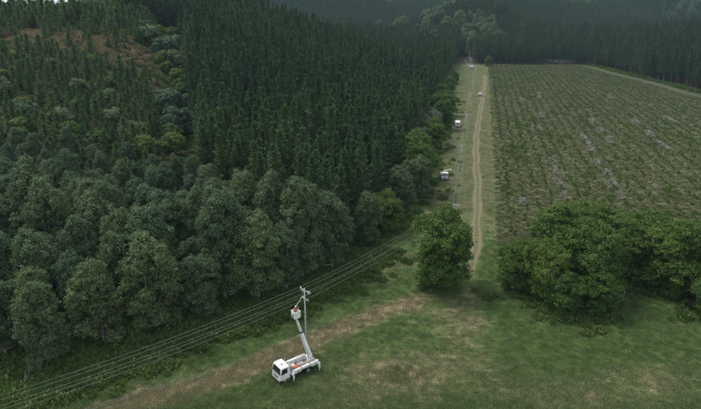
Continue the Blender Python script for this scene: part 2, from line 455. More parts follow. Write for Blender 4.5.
def broadleaf(seed, H, Rr, base, lobes, per, size, mat, bark, ragged=0.3, squat=1.0, clump=.75, flat=.75, skirt=False):
    g = np.random.default_rng(seed)
    zc = (H + base) / 2; hz = (H - base) / 2
    L = []; LR = []
    for i in range(lobes):
        t = (i + .5) / lobes; zz = 1 - (1.95 if skirt else 1.75) * t
        rr = math.sqrt(max(0, 1 - zz * zz)) if zz > 0 or not skirt else 1 + .12 * zz; ph = i * 2.39996 + g.uniform(-.5, .5)
        k = g.uniform(.40, .92)
        L.append((Rr * rr * k * math.cos(ph), Rr * rr * k * math.sin(ph), zc + hz * zz * (.70 if zz > 0 or not skirt else .82) + g.uniform(-.09, .09) * H * .7))
        LR.append(Rr * g.uniform(.24, .50))
    L.append((0, 0, zc + hz * .25)); LR.append(Rr * .55)
    L = np.array(L); LR = np.array(LR)
    cs, os_ = [], []
    for i, (c, r) in enumerate(zip(L, LR)):
        m = int(16 * (r / clump) ** 1.15) + 10
        d = unit(g.normal(size=(m, 3))); d[:, 2] = np.where(d[:, 2] < -.45, -d[:, 2], d[:, 2])
        p = c + d * np.array([r, r, r * squat]) * g.uniform(1 - ragged, 1.24, (m, 1))
        keep = np.ones(m, bool)
        for j in range(len(L)):
            if j != i: keep &= np.linalg.norm(p - L[j], axis=1) > LR[j] * .78
        keep &= p[:, 2] > .3
        cs.append(p[keep]); os_.append(d[keep])
    cs = np.concatenate(cs); os_ = np.concatenate(os_)
    V1, F1, v1 = leaf_cloud(g, cs, os_, g.uniform(.6, 1.25, len(cs)) * clump, per, size, flat)
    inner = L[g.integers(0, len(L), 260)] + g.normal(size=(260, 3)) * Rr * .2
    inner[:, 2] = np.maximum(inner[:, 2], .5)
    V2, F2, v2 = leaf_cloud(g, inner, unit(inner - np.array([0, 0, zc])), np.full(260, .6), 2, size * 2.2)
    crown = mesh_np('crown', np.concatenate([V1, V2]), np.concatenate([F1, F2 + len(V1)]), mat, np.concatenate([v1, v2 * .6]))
    t = MB(); tr = .035 * H * .55
    lean = Vector((g.uniform(-.5, .5), g.uniform(-.5, .5), 0))
    t.tube([(0, 0, -.4), lean * .15 + Vector((0, 0, base * .6 + .3)), lean * .6 + Vector((0, 0, zc * .9)), lean + Vector((0, 0, zc + hz * .5))], [tr * 1.25, tr, tr * .65, tr * .2], 8)
    for c in L[:-1]:
        s = lean * .4 + Vector((0, 0, base * .7 + .3 + (c[2] - base) * .35)); e = Vector(c)
        mid = (s + e) / 2 + Vector((0, 0, -.15 * (e - s).length))
        t.tube([s, mid, e], [tr * .42, tr * .3, tr * .1], 5, False)
    return crown, t.mesh('trunk', bark)

def pine(seed, H, Rr, base, mat, whorl=0.85, droop=.1, step=.42, needles=4, nl=.36, nw=.12):
    g = np.random.default_rng(seed)
    C, U, W = [], [], []; vr = []
    t = MB(); tr = .011 * H
    bend = g.uniform(-.25, .25, 2)
    axis_ = lambda z: np.array([bend[0] * (z / H) ** 2, bend[1] * (z / H) ** 2, z])
    t.tube([(0, 0, -.4), axis_(H * .3), axis_(H * .7), axis_(H * .98)], [tr * 1.2, tr, tr * .55, tr * .12], 7)
    z = base
    while z < H - .25:
        q = (z - base) / (H - base)
        L = Rr * (1 - q) ** .85 * (0.55 + .45 * min(1, q / .15)) * g.uniform(.85, 1.15)
        nb = int(g.integers(5, 8)); ph0 = g.uniform(0, 6.28)
        for k in range(nb):
            ph = ph0 + 6.283 * k / nb + g.uniform(-.25, .25); l = L * g.uniform(.55, 1.25) + .18
            el = -.12 + .75 * q + g.uniform(-.12, .12)
            d = np.array([math.cos(ph) * math.cos(el), math.sin(ph) * math.cos(el), math.sin(el)])
            o = axis_(z)
            ns = max(2, int(l / step))
            if l > 1.0: t.tube([o, o + d * l * .75], [tr * .22, tr * .06], 3, False)
            bv = g.uniform(0, .5)
            for r in np.linspace(.25, 1, ns):
                p = o + d * l * r; p[2] += -droop * l * r * (1 - r) + .12 * l * r * r
                for _ in range(needles):
                    dd = unit(d * .9 + np.array([0, 0, .30]) + g.normal(size=3) * .5)
                    C.append(p + dd * nl * .6 + g.normal(size=3) * .1 * (1.2 - q)); U.append(dd * nl * g.uniform(.7, 1.3))
                    W.append(unit(np.cross(dd, np.array([0, 0, 1.]) + g.normal(size=3) * .55)) * nw * g.uniform(.8, 1.3)); vr.append(bv + g.uniform(0, .5) * (.5 + .5 * r))
        z += whorl * g.uniform(.75, 1.25) * (1 - .45 * q)
    for _ in range(26):
        dd = unit(np.array([0, 0, 1.2]) + g.normal(size=3) * .35)
        C.append(axis_(H - 1.3 + 1.7 * g.uniform()) + dd * .15); U.append(dd * nl * .9); W.append(unit(np.cross(dd, g.normal(size=3))) * nw); vr.append(.6)
    Vv, Ff = rhombi(np.array(C), np.array(U), np.array(W))
    return mesh_np('crown', Vv, Ff, mat, np.repeat(np.array(vr), 4)), t.mesh('trunk', M['bark'])

PINE = [pine(100 + i, 21 + i * .8, 3.3 + .25 * (i % 3), 6.0 + (i % 2), M['pine'], whorl=1.15, needles=6, nl=.42, nw=.15) for i in range(5)]
PINE_H = [21 + i * .8 for i in range(5)]
YOUNG = [pine(200 + i, 6.0 + .5 * i, 1.75, .5, M['pine_young'], whorl=.5, step=.34, needles=4, nl=.28, nw=.12) for i in range(3)]
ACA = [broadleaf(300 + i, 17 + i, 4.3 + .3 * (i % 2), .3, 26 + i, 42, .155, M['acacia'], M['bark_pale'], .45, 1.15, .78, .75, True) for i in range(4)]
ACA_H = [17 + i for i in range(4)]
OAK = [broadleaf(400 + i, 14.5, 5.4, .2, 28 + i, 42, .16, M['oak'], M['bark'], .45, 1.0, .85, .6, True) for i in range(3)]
BUSH = [broadleaf(500 + i, 5.2, 3.0, .2, 8, 30, .15, M['acacia'], M['bark_pale'], .35, 1, .6) for i in range(2)]
BUSHG = [broadleaf(510 + i, 5.2, 3.0, .2, 8, 30, .15, M['oak'], M['bark'], .35, 1, .6) for i in range(2)]
PALE = [broadleaf(520, 9, 3.6, 1.0, 9, 30, .17, M['pale'], M['bark_pale'], .4, 1, .7)]

def small_shrub(seed, H, Rr, n, size, mat, up=.6):
    g = np.random.default_rng(seed)
    p = unit(g.normal(size=(n, 3))) * g.uniform(.3, 1, (n, 1)) ** .5; p[:, 2] = np.abs(p[:, 2])
    c = p * np.array([Rr, Rr, H * .85]) + np.array([0, 0, .04])
    dd = unit(p * .8 + np.array([0, 0, up]) + g.normal(size=(n, 3)) * .4); w = unit(np.cross(dd, g.normal(size=(n, 3))))
    sz = size * g.uniform(.6, 1.4, (n, 1))
    Vv, Ff = rhombi(c, dd * sz, w * sz * .45)
    return mesh_np('foliage', Vv, Ff, mat, np.repeat(g.uniform(0, 1, n), 4))
SEED = [small_shrub(600 + i, 1.1, .46, 90, .18, M['shrub'], 1.0) for i in range(3)]
UNDER = [small_shrub(620 + i, .8, .95, 130, .20, M['shrub']) for i in range(3)]
WEED = [small_shrub(660 + i, .8, .95, 110, .17, M['weed']) for i in range(3)]
FERN = [small_shrub(640 + i, 1.3, 1.1, 150, .28, M['brown'], .9) for i in range(2)]
def tuft(seed, n, h, r):
    g = np.random.default_rng(seed)
    b = np.zeros((n, 3)); b[:, :2] = g.normal(size=(n, 2)) * r
    d = unit(np.concatenate([g.normal(size=(n, 2)) * .55, np.ones((n, 1))], 1)) * h * g.uniform(.5, 1.2, (n, 1))
    w = unit(np.cross(d, g.normal(size=(n, 3)))) * .035
    Vv, Ff = rhombi(b + d * .5, d * .5, w)
    return mesh_np('blades', Vv, Ff, M['grass'], np.repeat(g.uniform(0, 1, n), 4))
TUFT = [tuft(700 + i, 46, .20, .34) for i in range(3)]

# ------------------------------------------------------------------ placing plants
def jitter(x0, x1, y0, y1, sp, j=.38):
    xs = np.arange(x0, x1, sp); ys = np.arange(y0, y1, sp)
    X, Y = np.meshgrid(xs, ys); X = X + (np.arange(len(ys)) % 2)[:, None] * sp / 2
    X = X.ravel() + rng.uniform(-j, j, X.size) * sp; Y = Y.ravel() + rng.uniform(-j, j, Y.size) * sp
    return X, Y
def in_view(x, y, z, h, pad=25):
    px, py, s = project(x, y, z); _, pt, _ = project(x, y, z + h)
    return (px > -pad) & (px < 701 + pad) & (pt < 409 + pad) & (py > -pad)

def make_tree(name, pair, loc, rz, s, tint, label, cat, group, sz=None):
    t = thing(name, label, cat, loc, rz, group)
    t.rotation_euler = (random.gauss(0, .025), random.gauss(0, .025), rz); t.scale = (s, s, sz or s); t['tint'] = float(tint)
    for nm, me in (('crown', pair[0]), ('trunk', pair[1])):
        o = link(nm, me, t); o['tint'] = float(tint)
    return t

def scatter(name, x, y, z, rz, s, tint, var, meshes, label, sz=None):
    """one 'stuff' object: points that carry instanced plants"""
    n = len(x)
    me = bpy.data.meshes.new(name); me.vertices.add(n)
    me.vertices.foreach_set('co', np.stack([x, y, z], 1).astype(np.float32).ravel())
    rot = np.zeros((n, 3), np.float32); rot[:, 2] = rz; rot[:, :2] = rng.normal(size=(n, 2)) * .03
    scl = np.stack([s, s, s if sz is None else sz], 1).astype(np.float32)
    for nm, ty, key, d in (('rot', 'FLOAT_VECTOR', 'vector', rot), ('scl', 'FLOAT_VECTOR', 'vector', scl),
                           ('tint', 'FLOAT', 'value', np.asarray(tint, np.float32)), ('variant', 'INT', 'value', np.asarray(var, np.int32))):
        a = me.attributes.new(nm, ty, 'POINT'); a.data.foreach_set(key, d.ravel())
    o = link(name, me); tag(o, label, kind='stuff')
    ng = bpy.data.node_groups.new(name, 'GeometryNodeTree')
    ng.interface.new_socket('Geometry', in_out='INPUT', socket_type='NodeSocketGeometry')
    ng.interface.new_socket('Geometry', in_out='OUTPUT', socket_type='NodeSocketGeometry')
    N, Lk = ng.nodes, ng.links
    gi, go = N.new('NodeGroupInput'), N.new('NodeGroupOutput')
    jn = N.new('GeometryNodeJoinGeometry')
    for srcs in meshes[::-1]:
        j2 = N.new('GeometryNodeJoinGeometry')
        for so in srcs:
            oi = N.new('GeometryNodeObjectInfo'); oi.transform_space = 'ORIGINAL'; oi.inputs[0].default_value = so
            Lk.new(oi.outputs['Geometry'], j2.inputs[0])
        g2 = N.new('GeometryNodeGeometryToInstance'); Lk.new(j2.outputs[0], g2.inputs[0]); Lk.new(g2.outputs[0], jn.inputs[0])
    ip = N.new('GeometryNodeInstanceOnPoints'); ip.inputs['Pick Instance'].default_value = True
    def na(nm, ty):
        k = N.new('GeometryNodeInputNamedAttribute'); k.data_type = ty; k.inputs[0].default_value = nm; return k.outputs[0]
    Lk.new(gi.outputs[0], ip.inputs['Points']); Lk.new(jn.outputs[0], ip.inputs['Instance'])
    Lk.new(na('variant', 'INT'), ip.inputs['Instance Index'])
    Lk.new(na('rot', 'FLOAT_VECTOR'), ip.inputs['Rotation']); Lk.new(na('scl', 'FLOAT_VECTOR'), ip.inputs['Scale'])
    Lk.new(ip.outputs[0], go.inputs[0])
    md = o.modifiers.new('plants', 'NODES'); md.node_group = ng
    return o
def source(meshes):
    """the meshes as data objects kept out of the scene, for instancing"""
    return [[bpy.data.objects.new('plant', m) for m in (p if isinstance(p, tuple) else (p,))] for p in meshes]

plants = []      # every tree: dict(kind, x, y, z, h, r, ...) for working out which ones show largest
def add(kind, x, y, h, r, **k):
    d = dict(kind=kind, x=float(x), y=float(y), z=Z(x, y), h=float(h), r=float(r), **k); plants.append(d); return d

# --- pines of the stand west of the corridor, on the far hills and east of the gravel road
def mask_pines(x, y):
    s = edge_x(y) - x
    back = np.interp(x / np.maximum(y, 1), [-.62, -.30, -.2, -.02, .1], [165, 150, 122, 106, 104])
    west = (s > 5.5) & (y > back) & ((x > YB(y) + 4) | ((y > 318) & (x > -.40 * y)))
    return west & (y < 640)
X, Y = jitter(-330, 150, 100, 640, 4.0, .46); k = mask_pines(X, Y); X, Y = X[k], Y[k]
X2, Y2 = jitter(90, 520, 200, 650, 4.4)
k = ((Y2 > 524 + 3 * np.sin(X2 / 9)) & (X2 > 112 + (Y2 - 524) * .2)) | ((X2 > 217 + 4 * np.sin(Y2 / 14)) & (Y2 > 200)); k &= (np.hypot(X2 - 199, Y2 - 560) > 16)
X = np.concatenate([X, X2[k]]); Y = np.concatenate([Y, Y2[k]])
zz = height(X, Y); k = in_view(X, Y, zz, 24); X, Y = X[k], Y[k]
for x, y in zip(X, Y):
    v = int(rng.integers(0, 5)); s = rng.uniform(.68, 1.06); q_ = rng.uniform(.86, 1.12); ti = rng.uniform(0, 1) ** 1.5 + (.8 if rng.uniform() < .06 else 0) + .35 * math.sin(x / 19) * math.sin(y / 27)
    add('pine', x, y, PINE_H[v] * s * q_, 2.5 * s, v=v, s=s, sz=s * q_, rz=rng.uniform(0, 6.28), tint=ti)

# --- young pines and bushes on the cleared hillside
X, Y = jitter(-300, -35, 148, 345, 3.5); s_ = YB(Y) - X
bm_ = brown_mask(X, Y)
k = (s_ > 9) & (rng.uniform(size=len(X)) > bm_ * .85) & (rng.uniform(size=len(X)) < .70 + .3 * np.sin(X / 17) * np.sin(Y / 23)) & (Y < 335)
X, Y = X[k], Y[k]; zz = height(X, Y); k = in_view(X, Y, zz, 6); X, Y = X[k], Y[k]
for x, y in zip(X, Y):
    big = y > 258 and rng.uniform() < .75
    edge = 1.35 if x / y < -.60 and y > 240 else 1.0
    s = rng.uniform(.5, 1.3) * (1.25 if big else 1.0) * edge
    add('young', x, y, 6.3 * s, 1.6 * s, v=int(rng.integers(0, 3)), s=s, rz=rng.uniform(0, 6.28), tint=rng.uniform(0, 1))

# --- grey-green broadleaf belt in front of the stand
front = [(-45.0, 71.5, 2, .70), (-39.0, 76.5, 1, .80), (-32.0, 80.5, 2, .92), (-33.5, 86.5, 3, 1.0), (-26.0, 84.5, 0, .74), (-23.0, 90.5, 3, .98), (-17.0, 91.0, 1, .92), (-12.0, 94.0, 0, .72), (-9.5, 99, 2, .95), (-3.8, 103.5, 1, .84),
         (-51.5, 82.5, 1, .85), (-53, 73.5, 0, .72), (-49.8, 76.8, 3, .66)]
for i, (x, y, v, s) in enumerate(front):
    q_ = rng.uniform(.98, 1.18); add('acacia', x, y, ACA_H[v] * s * q_, 5 * s, v=v, s=s, sz=s * q_, rz=rng.uniform(0, 6.28), tint=rng.uniform(.15, .8), row='front')
X, Y = jitter(-150, 4, 74, 172, 7.4, .3)
back = np.interp(X / Y, [-.7, -.30, -.2, -.02, .1], [172, 152, 122, 107, 100])
k = (edge_x(Y) - X > 9) & (Y < back); X, Y = X[k], Y[k]
k = np.array([min(math.hypot(x - f[0], y - f[1]) for f in front) > 5.2 for x, y in zip(X, Y)]); X, Y = X[k], Y[k]
zz = height(X, Y); k = in_view(X, Y, zz, 16, 10); X, Y = X[k], Y[k]
for x, y in zip(X, Y):
    v = int(rng.integers(0, 4)); far_ = smooth(np.array((y - 105) / 50)); s = rng.uniform(.62, .98) * (1 - .48 * float(far_)); q_ = rng.uniform(.9, 1.35)
    add('acacia', x, y, ACA_H[v] * s * q_, 5 * s, v=v, s=s, sz=s * q_, rz=rng.uniform(0, 6.28), tint=rng.uniform(0, .7), row='belt')

# --- bushes on the hill and in the gully
for px_, y, s, kd in [(-104, 178, 1.2, 'bush'), (-118, 190, 1.4, 'bush'), (-70, 176, 1.2, 'bush'), (-84, 196, 1.1, 'bush'), (-132, 205, 1.5, 'bush'), (-140, 188, 1.3, 'bush'),
                      (-62, 196, 1.7, 'bush'), (-66, 205, 2.0, 'bush'), (-82, 255, 1.9, 'bush'), (-76, 250, 1.7, 'bush'), (-72, 262, 1.8, 'bush'), (-90, 262, 1.6, 'bush'),
                      (-60, 186, 1.2, 'bushg'), (-64, 218, 1.1, 'bushg'), (-70, 232, 1.0, 'bushg'), (-78, 243, .9, 'bushg'), (-57, 176, 1.3, 'bushg'), (-63, 168, 1.3, 'bushg'),
                      (-76, 166, 1.2, 'bushg'), (-86, 170, 1.2, 'bushg'), (-100, 168, 1.3, 'bushg'), (-174, 262, 1.5, 'bushg'), (-92, 188, .9, 'bushg'), (-67, 226, 1.2, 'bushg'), (-72, 238, 1.2, 'bushg'), (-81, 248, 1.1, 'bushg'), (-60, 200, 1.1, 'bushg'), (-86, 272, 1.3, 'bushg'), (-93, 284, 1.3, 'bushg'), (-90, 296, 1.5, 'bushg'), (-84, 280, 1.4, 'bush'), (-97, 275, 1.2, 'bush'), (-96, 200, 1.0, 'bush'), (-110, 212, .9, 'bush'), (-126, 176, 1.3, 'bush'), (-92, 178, 1.2, 'bush'), (-78, 184, 1.1, 'bush'), (-150, 214, 1.2, 'bush'), (-72, 212, 1.0, 'bush'), (-112, 166, 1.2, 'bush'),
                      (-108, 182, 1.0, 'bushg'), (-122, 200, .9, 'bushg'), (-88, 208, .8, 'bushg'), (-100, 222, .8, 'bushg'), (-136, 186, 1.1, 'bushg'), (-68, 180, 1.0, 'bushg')]:
    add(kd, px_, y, 5.2 * s, 3 * s, v=int(rng.integers(0, 2)), s=s, rz=rng.uniform(0, 6.28), tint=rng.uniform(0, 1))

# --- trees along the edge of the corridor
edge_list = [(5.5, 116, 'acacia', 2, .66), (9, 124, 'oak', 0, .70), (13.5, 134, 'acacia', 1, .74), (17.5, 144, 'acacia', 0, .82), (19.0, 154, 'oak', 1, .98), (22, 166, 'oak', 2, 1.05),
             (23, 178, 'acacia', 3, .72), (25.5, 191, 'acacia', 1, .66), (30.5, 206, 'oak', 0, .80), (35, 226, 'pale', 0, 1.35), (39.5, 242, 'oak', 1, .85), (42, 256, 'oak', 2, .95),
             (46.5, 272, 'oak', 0, .82), (50, 292, 'oak', 1, .85), (56, 318, 'acacia', 0, .62), (63, 350, 'oak', 2, .70), (30, 220, 'pale', 0, 1.4), (71, 388, 'oak', 0, .66)]
for x, y, kd, v, s in edge_list:
    hh = {'acacia': ACA_H[v] if kd == 'acacia' else 0, 'oak': 14.5, 'pale': 9}[kd] * s
    add(kd, x - 1.0 + rng.uniform(-1.5, 1.5), y, hh, 5 * s, v=v, s=s, rz=rng.uniform(0, 6.28), tint=rng.uniform(.0, .9), row='edge')

# --- fresh green trees: the one by the track and the clump at the corner of the plantation
add('oak', 17.2, 96.5, 16.0, 5.4, v=0, s=.98, sz=1.10, rz=1.0, tint=.35, row='track')
clump = [(31.2, 95.5, 1, .66), (36.0, 91.5, 2, .80), (40.0, 97.5, 0, 1.10), (45.0, 92.5, 2, 1.0), (46.5, 102, 1, 1.0), (52.0, 99.5, 1, .92), (58.0, 101, 2, .92), (60.5, 94.5, 0, 1.0), (65.5, 89.5, 1, 1.0), (72.5, 96, 2, 1.08), (62.5, 84.5, 2, .66), (67.5, 82.5, 0, .62), (37.5, 86.0, 0, .55), (43.0, 86.5, 1, .55)]
for x, y, v, s in clump:
    add('oak', x, y, 14.5 * s, 5.3 * s, v=v, s=s, rz=rng.uniform(0, 6.28), tint=rng.uniform(.1, .8), row='clump')

# a lone green tree at the far field corner and light crowns in the far stand
add('oak', 121, 505, 8.5, 3.4, v=1, s=.6, rz=0, tint=.6, row='farcorner')
for x, y in ((268, 692), (276, 700)): add('oak', x, y, 23, 5.3, v=0, s=1.6, rz=1, tint=.9, row='farpale')

# which plants show largest: paint them far to near into a coarse picture and count
W_, H_ = 701, 409
buf = np.full((H_, W_), -1, np.int32)
depth = np.array([p['y'] for p in plants])
for i in np.argsort(-depth):
    p = plants[i]
    bx, by, sc0 = project(p['x'], p['y'], p['z']); tx, ty, _ = project(p['x'], p['y'], p['z'] + p['h'])
    y0, y1 = int(max(0, ty)), int(min(H_ - 1, by))
    if y1 <= y0: continue
    con = p['kind'] in ('pine', 'young'); low = .65 if p['kind'] == 'pine' else 1.0
    for yy in range(y0, y1 + 1):
        q = (yy - ty) / max(by - ty, 1e-3)
        if q > low: break
        w = p['r'] * sc0 * ((min(1, q / .5)) if con else math.sqrt(max(0, 1 - (2 * q - 1) ** 2)))
        a, b_ = int(max(0, bx - w)), int(min(W_, bx + w + 1))
        if b_ > a: buf[yy, a:b_] = i
seen = np.bincount(buf[buf >= 0], minlength=len(plants))

SRC = {'pine': source(PINE), 'young': source(YOUNG)}
PAIRS = {'pine': PINE, 'young': YOUNG, 'acacia': ACA, 'oak': OAK, 'bush': BUSH, 'bushg': BUSHG, 'pale': PALE}
for i, p in enumerate(plants): p['seen'] = int(seen[i])
def place(p, name, label, cat, group):
    return make_tree(name, PAIRS[p['kind']][p['v']], (p['x'], p['y'], p['z'] - .05), p['rz'], p['s'], p['tint'], label, cat, group, p.get('sz'))

def big_and_rest(kind, name, label, cat, group, stuff_name, stuff_label, most=300):
    ps = sorted([p for p in plants if p['kind'] == kind], key=lambda p: -p['seen'])
    for p in ps[:most]: place(p, name, label, cat, group)
    rest = ps[most:]
    g = lambda k: np.array([p[k] for p in rest])
    if rest: scatter(stuff_name, g('x'), g('y'), g('z'), g('rz'), g('s'), g('tint'), g('v'), SRC[kind], stuff_label, sz=np.array([p.get('sz', p['s']) for p in rest]))

big_and_rest('pine', 'pine_tree', 'dark green plantation pine standing close among its like in the dense stand', 'pine tree', 'pines of the dense plantation stands',
             'pine_forest', 'dense dark pine forest running back over the hills')
big_and_rest('young', 'young_pine', 'small young pine on the half-cleared hillside at upper left', 'young pine', 'young pines on the half-cleared hillside',
             'young_pine_forest', 'young pine regrowth over the hillside')

ONES = ['', 'first', 'second', 'third', 'fourth', 'fifth', 'sixth', 'seventh', 'eighth', 'ninth']
ORD = ['first', 'second', 'third', 'fourth', 'fifth', 'sixth', 'seventh', 'eighth', 'ninth', 'tenth', 'eleventh', 'twelfth', 'thirteenth', 'fourteenth', 'fifteenth', 'sixteenth', 'seventeenth', 'eighteenth', 'nineteenth', 'twentieth'] + ['twenty-' + o for o in ONES[1:]] + ['thirtieth'] + ['thirty-' + o for o in ONES[1:]] + ['fortieth'] + ['forty-' + o for o in ONES[1:]]
fr = sorted([p for p in plants if p.get('row') == 'front'], key=lambda p: project(p['x'], p['y'], p['z'])[0])
for i, p in enumerate(fr):
    place(p, 'broadleaf_tree', f'tall grey-green broadleaf tree, {ORD[i]} from the left in the row above the wires', 'tree', 'grey-green trees in front of the pine stand')
for p in plants:
    if p.get('row') == 'belt' and p['seen'] > 12:
        place(p, 'broadleaf_tree', 'grey-green broadleaf tree in the crowded belt behind the front row', 'tree', 'grey-green trees in the belt behind the front row')
ed = sorted([p for p in plants if p.get('row') == 'edge'], key=lambda p: p['y'])
for i, p in enumerate(ed):
    d = {'acacia': 'grey-green', 'oak': 'bright green', 'pale': 'pale grey'}[p['kind']]
    place(p, 'edge_tree', f'{d} tree on the edge of the power line clearing, {ORD[i]} from the lone tree', 'tree', 'trees along the edge of the clearing')
for p in plants:
    if p.get('row') == 'track': place(p, 'round_tree', 'round full green tree standing alone beside the dirt track', 'tree', None)
cl = sorted([p for p in plants if p.get('row') == 'clump'], key=lambda p: project(p['x'], p['y'], p['z'])[0])
for i, p in enumerate(cl):
    place(p, 'leafy_tree', f'spreading green tree, {ORD[i]} from the left in the clump before the plantation', 'tree', 'green trees at the near side of the plantation')
for p in plants:
    if p.get('row') == 'farcorner': place(p, 'small_tree', 'small light green tree at the far corner of the plantation', 'tree', None)
fp = [p for p in plants if p.get('row') == 'farpale']
for i, p in enumerate(fp): place(p, 'tall_tree', ['yellow-green leafy tree rising out of the far pines', 'yellow-green leafy tree beside its twin, set deeper in the far pines'][i], 'tree', 'leafy trees among the far pines')
bu = [p for p in plants if p['kind'] == 'bush']; bg_ = [p for p in plants if p['kind'] == 'bushg']
px_of = lambda p: project(p['x'], p['y'], p['z'])[0]
for i, p in enumerate(sorted(bu, key=px_of)): place(p, 'hill_bush', f'grey-green bush among the young pines on the hillside, {ORD[i]} from the left', 'bush', 'grey-green bushes on the hillside')
for i, p in enumerate(sorted(bg_, key=px_of)): place(p, 'gully_bush', f'bright green bush around the young pines and their gully, {ORD[i]} from the left', 'bush', 'bright green bushes along the gully')

# --- far hills: one mass of wood
X, Y = jitter(-720, 1250, 640, 1500, 5.9)
az = X / Y; hz_ = height(X, Y)
k = (az > -.55) & (az < .70) & in_view(X, Y, hz_, 24, 30) & (Y < 1330)
X, Y = X[k], Y[k]; n = len(X); s = rng.uniform(.75, 1.1, n)
scatter('far_pine_forest', X, Y, height(X, Y), rng.uniform(0, 6.28, n), s * 1.15, np.clip(.5 + .5 * np.sin(X / 55) * np.sin(Y / 70) + rng.normal(size=n) * .3, 0, 1.4), rng.integers(0, 5, n), SRC['pine'], 'far wooded hills behind the plantation', sz=s)

nb_ = 420
cxs = np.concatenate([rng.normal(.21, .06, 12), rng.uniform(-.15, .62, 14)]); cys = rng.uniform(640, 1250, 26); ci = rng.integers(0, 26, nb_)
Y = cys[ci] + rng.normal(size=nb_) * 14; X = cxs[ci] * cys[ci] + rng.normal(size=nb_) * 22
SRC['oak'] = source(OAK + ACA)
scatter('far_broadleaf_wood', X, Y, height(X, Y), rng.uniform(0, 6.28, nb_), rng.uniform(1.1, 1.7, nb_), rng.uniform(0, 1, nb_), rng.integers(0, 7, nb_), SRC['oak'], 'lighter broadleaf wood among the far pines')

# --- plantation rows east of the track
RX = .2255
pts = []
for r in range(0, 46):
    off = 2.5 + r * 4.0
    y = 118.0
    while y < 516:
        x = FIELD_L(y) + 2 + off + rng.normal() * .40
        if x < 201 and rng.uniform() < .72 and not (y < 128 and x > 70 and False):
            pts.append((x, y, rng.uniform(.35, .95)))
        y += 1.35 + rng.uniform(-.3, .4)
P_ = np.array(pts); hz_ = height(P_[:, 0], P_[:, 1]); k = in_view(P_[:, 0], P_[:, 1], hz_, 1, 6); P_, hz_ = P_[k], hz_[k]
px_, py_, sc_ = project(P_[:, 0], P_[:, 1], hz_ + .5)
hidden = buf[np.clip(py_.astype(int), 0, H_ - 1), np.clip(px_.astype(int), 0, W_ - 1)] >= 0
show = np.where(hidden, 0, sc_ * P_[:, 2]); order = np.argsort(-show)
for i in order[:300]:
    x, y, s = P_[i]; z = hz_[i]
    o = link('sapling', SEED[i % 3]); o.location = (x, y, z); o.rotation_euler = (0, 0, rng.uniform(0, 6.28)); o.scale = (s, s, s * 1.1); o['tint'] = float(rng.uniform(0, .75))
    tag(o, 'low bushy sapling planted in a row at the near end of the plantation', 'sapling', 'saplings at the near end of the plantation rows')
rest = order[300:]; n = len(rest)
scatter('sapling_rows', P_[rest, 0], P_[rest, 1], hz_[rest], rng.uniform(0, 6.28, n), P_[rest, 2] * 1.1, rng.uniform(0, .85, n), rng.integers(0, 3, n), source(SEED), 'rows of saplings running back across the plantation')
n = 52000
Y = 116 + 400 * rng.uniform(size=n) ** 1.4; X = FIELD_L(Y) + 1 + rng.uniform(size=n) * (204 - FIELD_L(Y)); hz_ = height(X, Y); k = in_view(X, Y, hz_, 1, 4); X, Y = X[k], Y[k]; n = len(X)
scatter('field_weeds', X, Y, height(X, Y), rng.uniform(0, 6.28, n), rng.uniform(.3, 1.0, n), rng.uniform(0, 1, n), rng.integers(0, 3, n), source(WEED), 'weeds between the sapling rows', sz=rng.uniform(.2, .5, n))

n = 2600
cx_ = rng.uniform(0, 1, 260); cy2 = 122 + 360 * rng.uniform(size=260) ** 1.3; ci = rng.integers(0, 260, n)
Y = cy2[ci] + rng.normal(size=n) * 5; X = FIELD_L(Y) + 4 + cx_[ci] * (196 - FIELD_L(Y)) + rng.normal(size=n) * 1.6
k = field_mask(X, Y) > .6; X, Y = X[k], Y[k]; n = len(X)
scatter('field_scrub', X, Y, height(X, Y), rng.uniform(0, 6.28, n), rng.uniform(.35, .95, n), rng.uniform(0, .6, n), rng.integers(0, 3, n), source(UNDER), 'green scrub patches in the plantation')

# --- undergrowth and bracken
def ring(n, f):
    t = rng.uniform(size=n); y = 60 + t * 420; x = edge_x(y); return f(x, y)
Y = np.concatenate([rng.uniform(58, 112, 5200), rng.uniform(112, 330, 900)]); o_ = rng.normal(size=len(Y)) * 4.2 + np.where(Y < 80, .0, np.where(Y < 112, 0, -2)); X = edge_x(Y) + o_
fence_d = dist_poly(X, Y, DRY); k = fence_d > 2.6
X, Y = X[k], Y[k]
nD = 2200; yD = rng.uniform(58, 100, nD); X = np.concatenate([X, edge_x(yD) - 7 - rng.uniform(size=nD) * 12]); Y = np.concatenate([Y, yD])
nE = 420; yE = rng.uniform(235, 560, nE); X = np.concatenate([X, 213.5 + rng.uniform(size=nE) * 5]); Y = np.concatenate([Y, yE])
nC = 420; a_ = rng.integers(0, len(cl), nC); cxy = np.array([(p['x'], p['y']) for p in cl]); X = np.concatenate([X, cxy[a_, 0] + rng.normal(size=nC) * 3]); Y = np.concatenate([Y, cxy[a_, 1] - 1.0 + rng.normal(size=nC) * 2.6])
hz_ = height(X, Y); k = in_view(X, Y, hz_, 1, 4); X, Y = X[k], Y[k]; n = len(X); s = rng.uniform(.45, 1.5, n) * np.where(X > 205, 1.9, 1.0)
scatter('undergrowth', X, Y, height(X, Y), rng.uniform(0, 6.28, n), s, rng.uniform(0, .8, n), rng.integers(0, 3, n), source(UNDER), 'low green undergrowth along the foot of the trees')
X, Y = jitter(-230, -50, 165, 300, 1.7); k = rng.uniform(size=len(X)) < brown_mask(X, Y) * 1.0 - .12
X, Y = X[k], Y[k]; n = len(X)
scatter('bracken', X, Y, height(X, Y), rng.uniform(0, 6.28, n), rng.uniform(.7, 1.7, n), rng.uniform(0, 1, n), rng.integers(0, 2, n), source(FERN), 'withered brown bracken on the hillside')
X, Y = jitter(-260, -40, 160, 340, 2.6); k = (YB(Y) - X > -17) & (rng.uniform(size=len(X)) < .75); X, Y = X[k], Y[k]
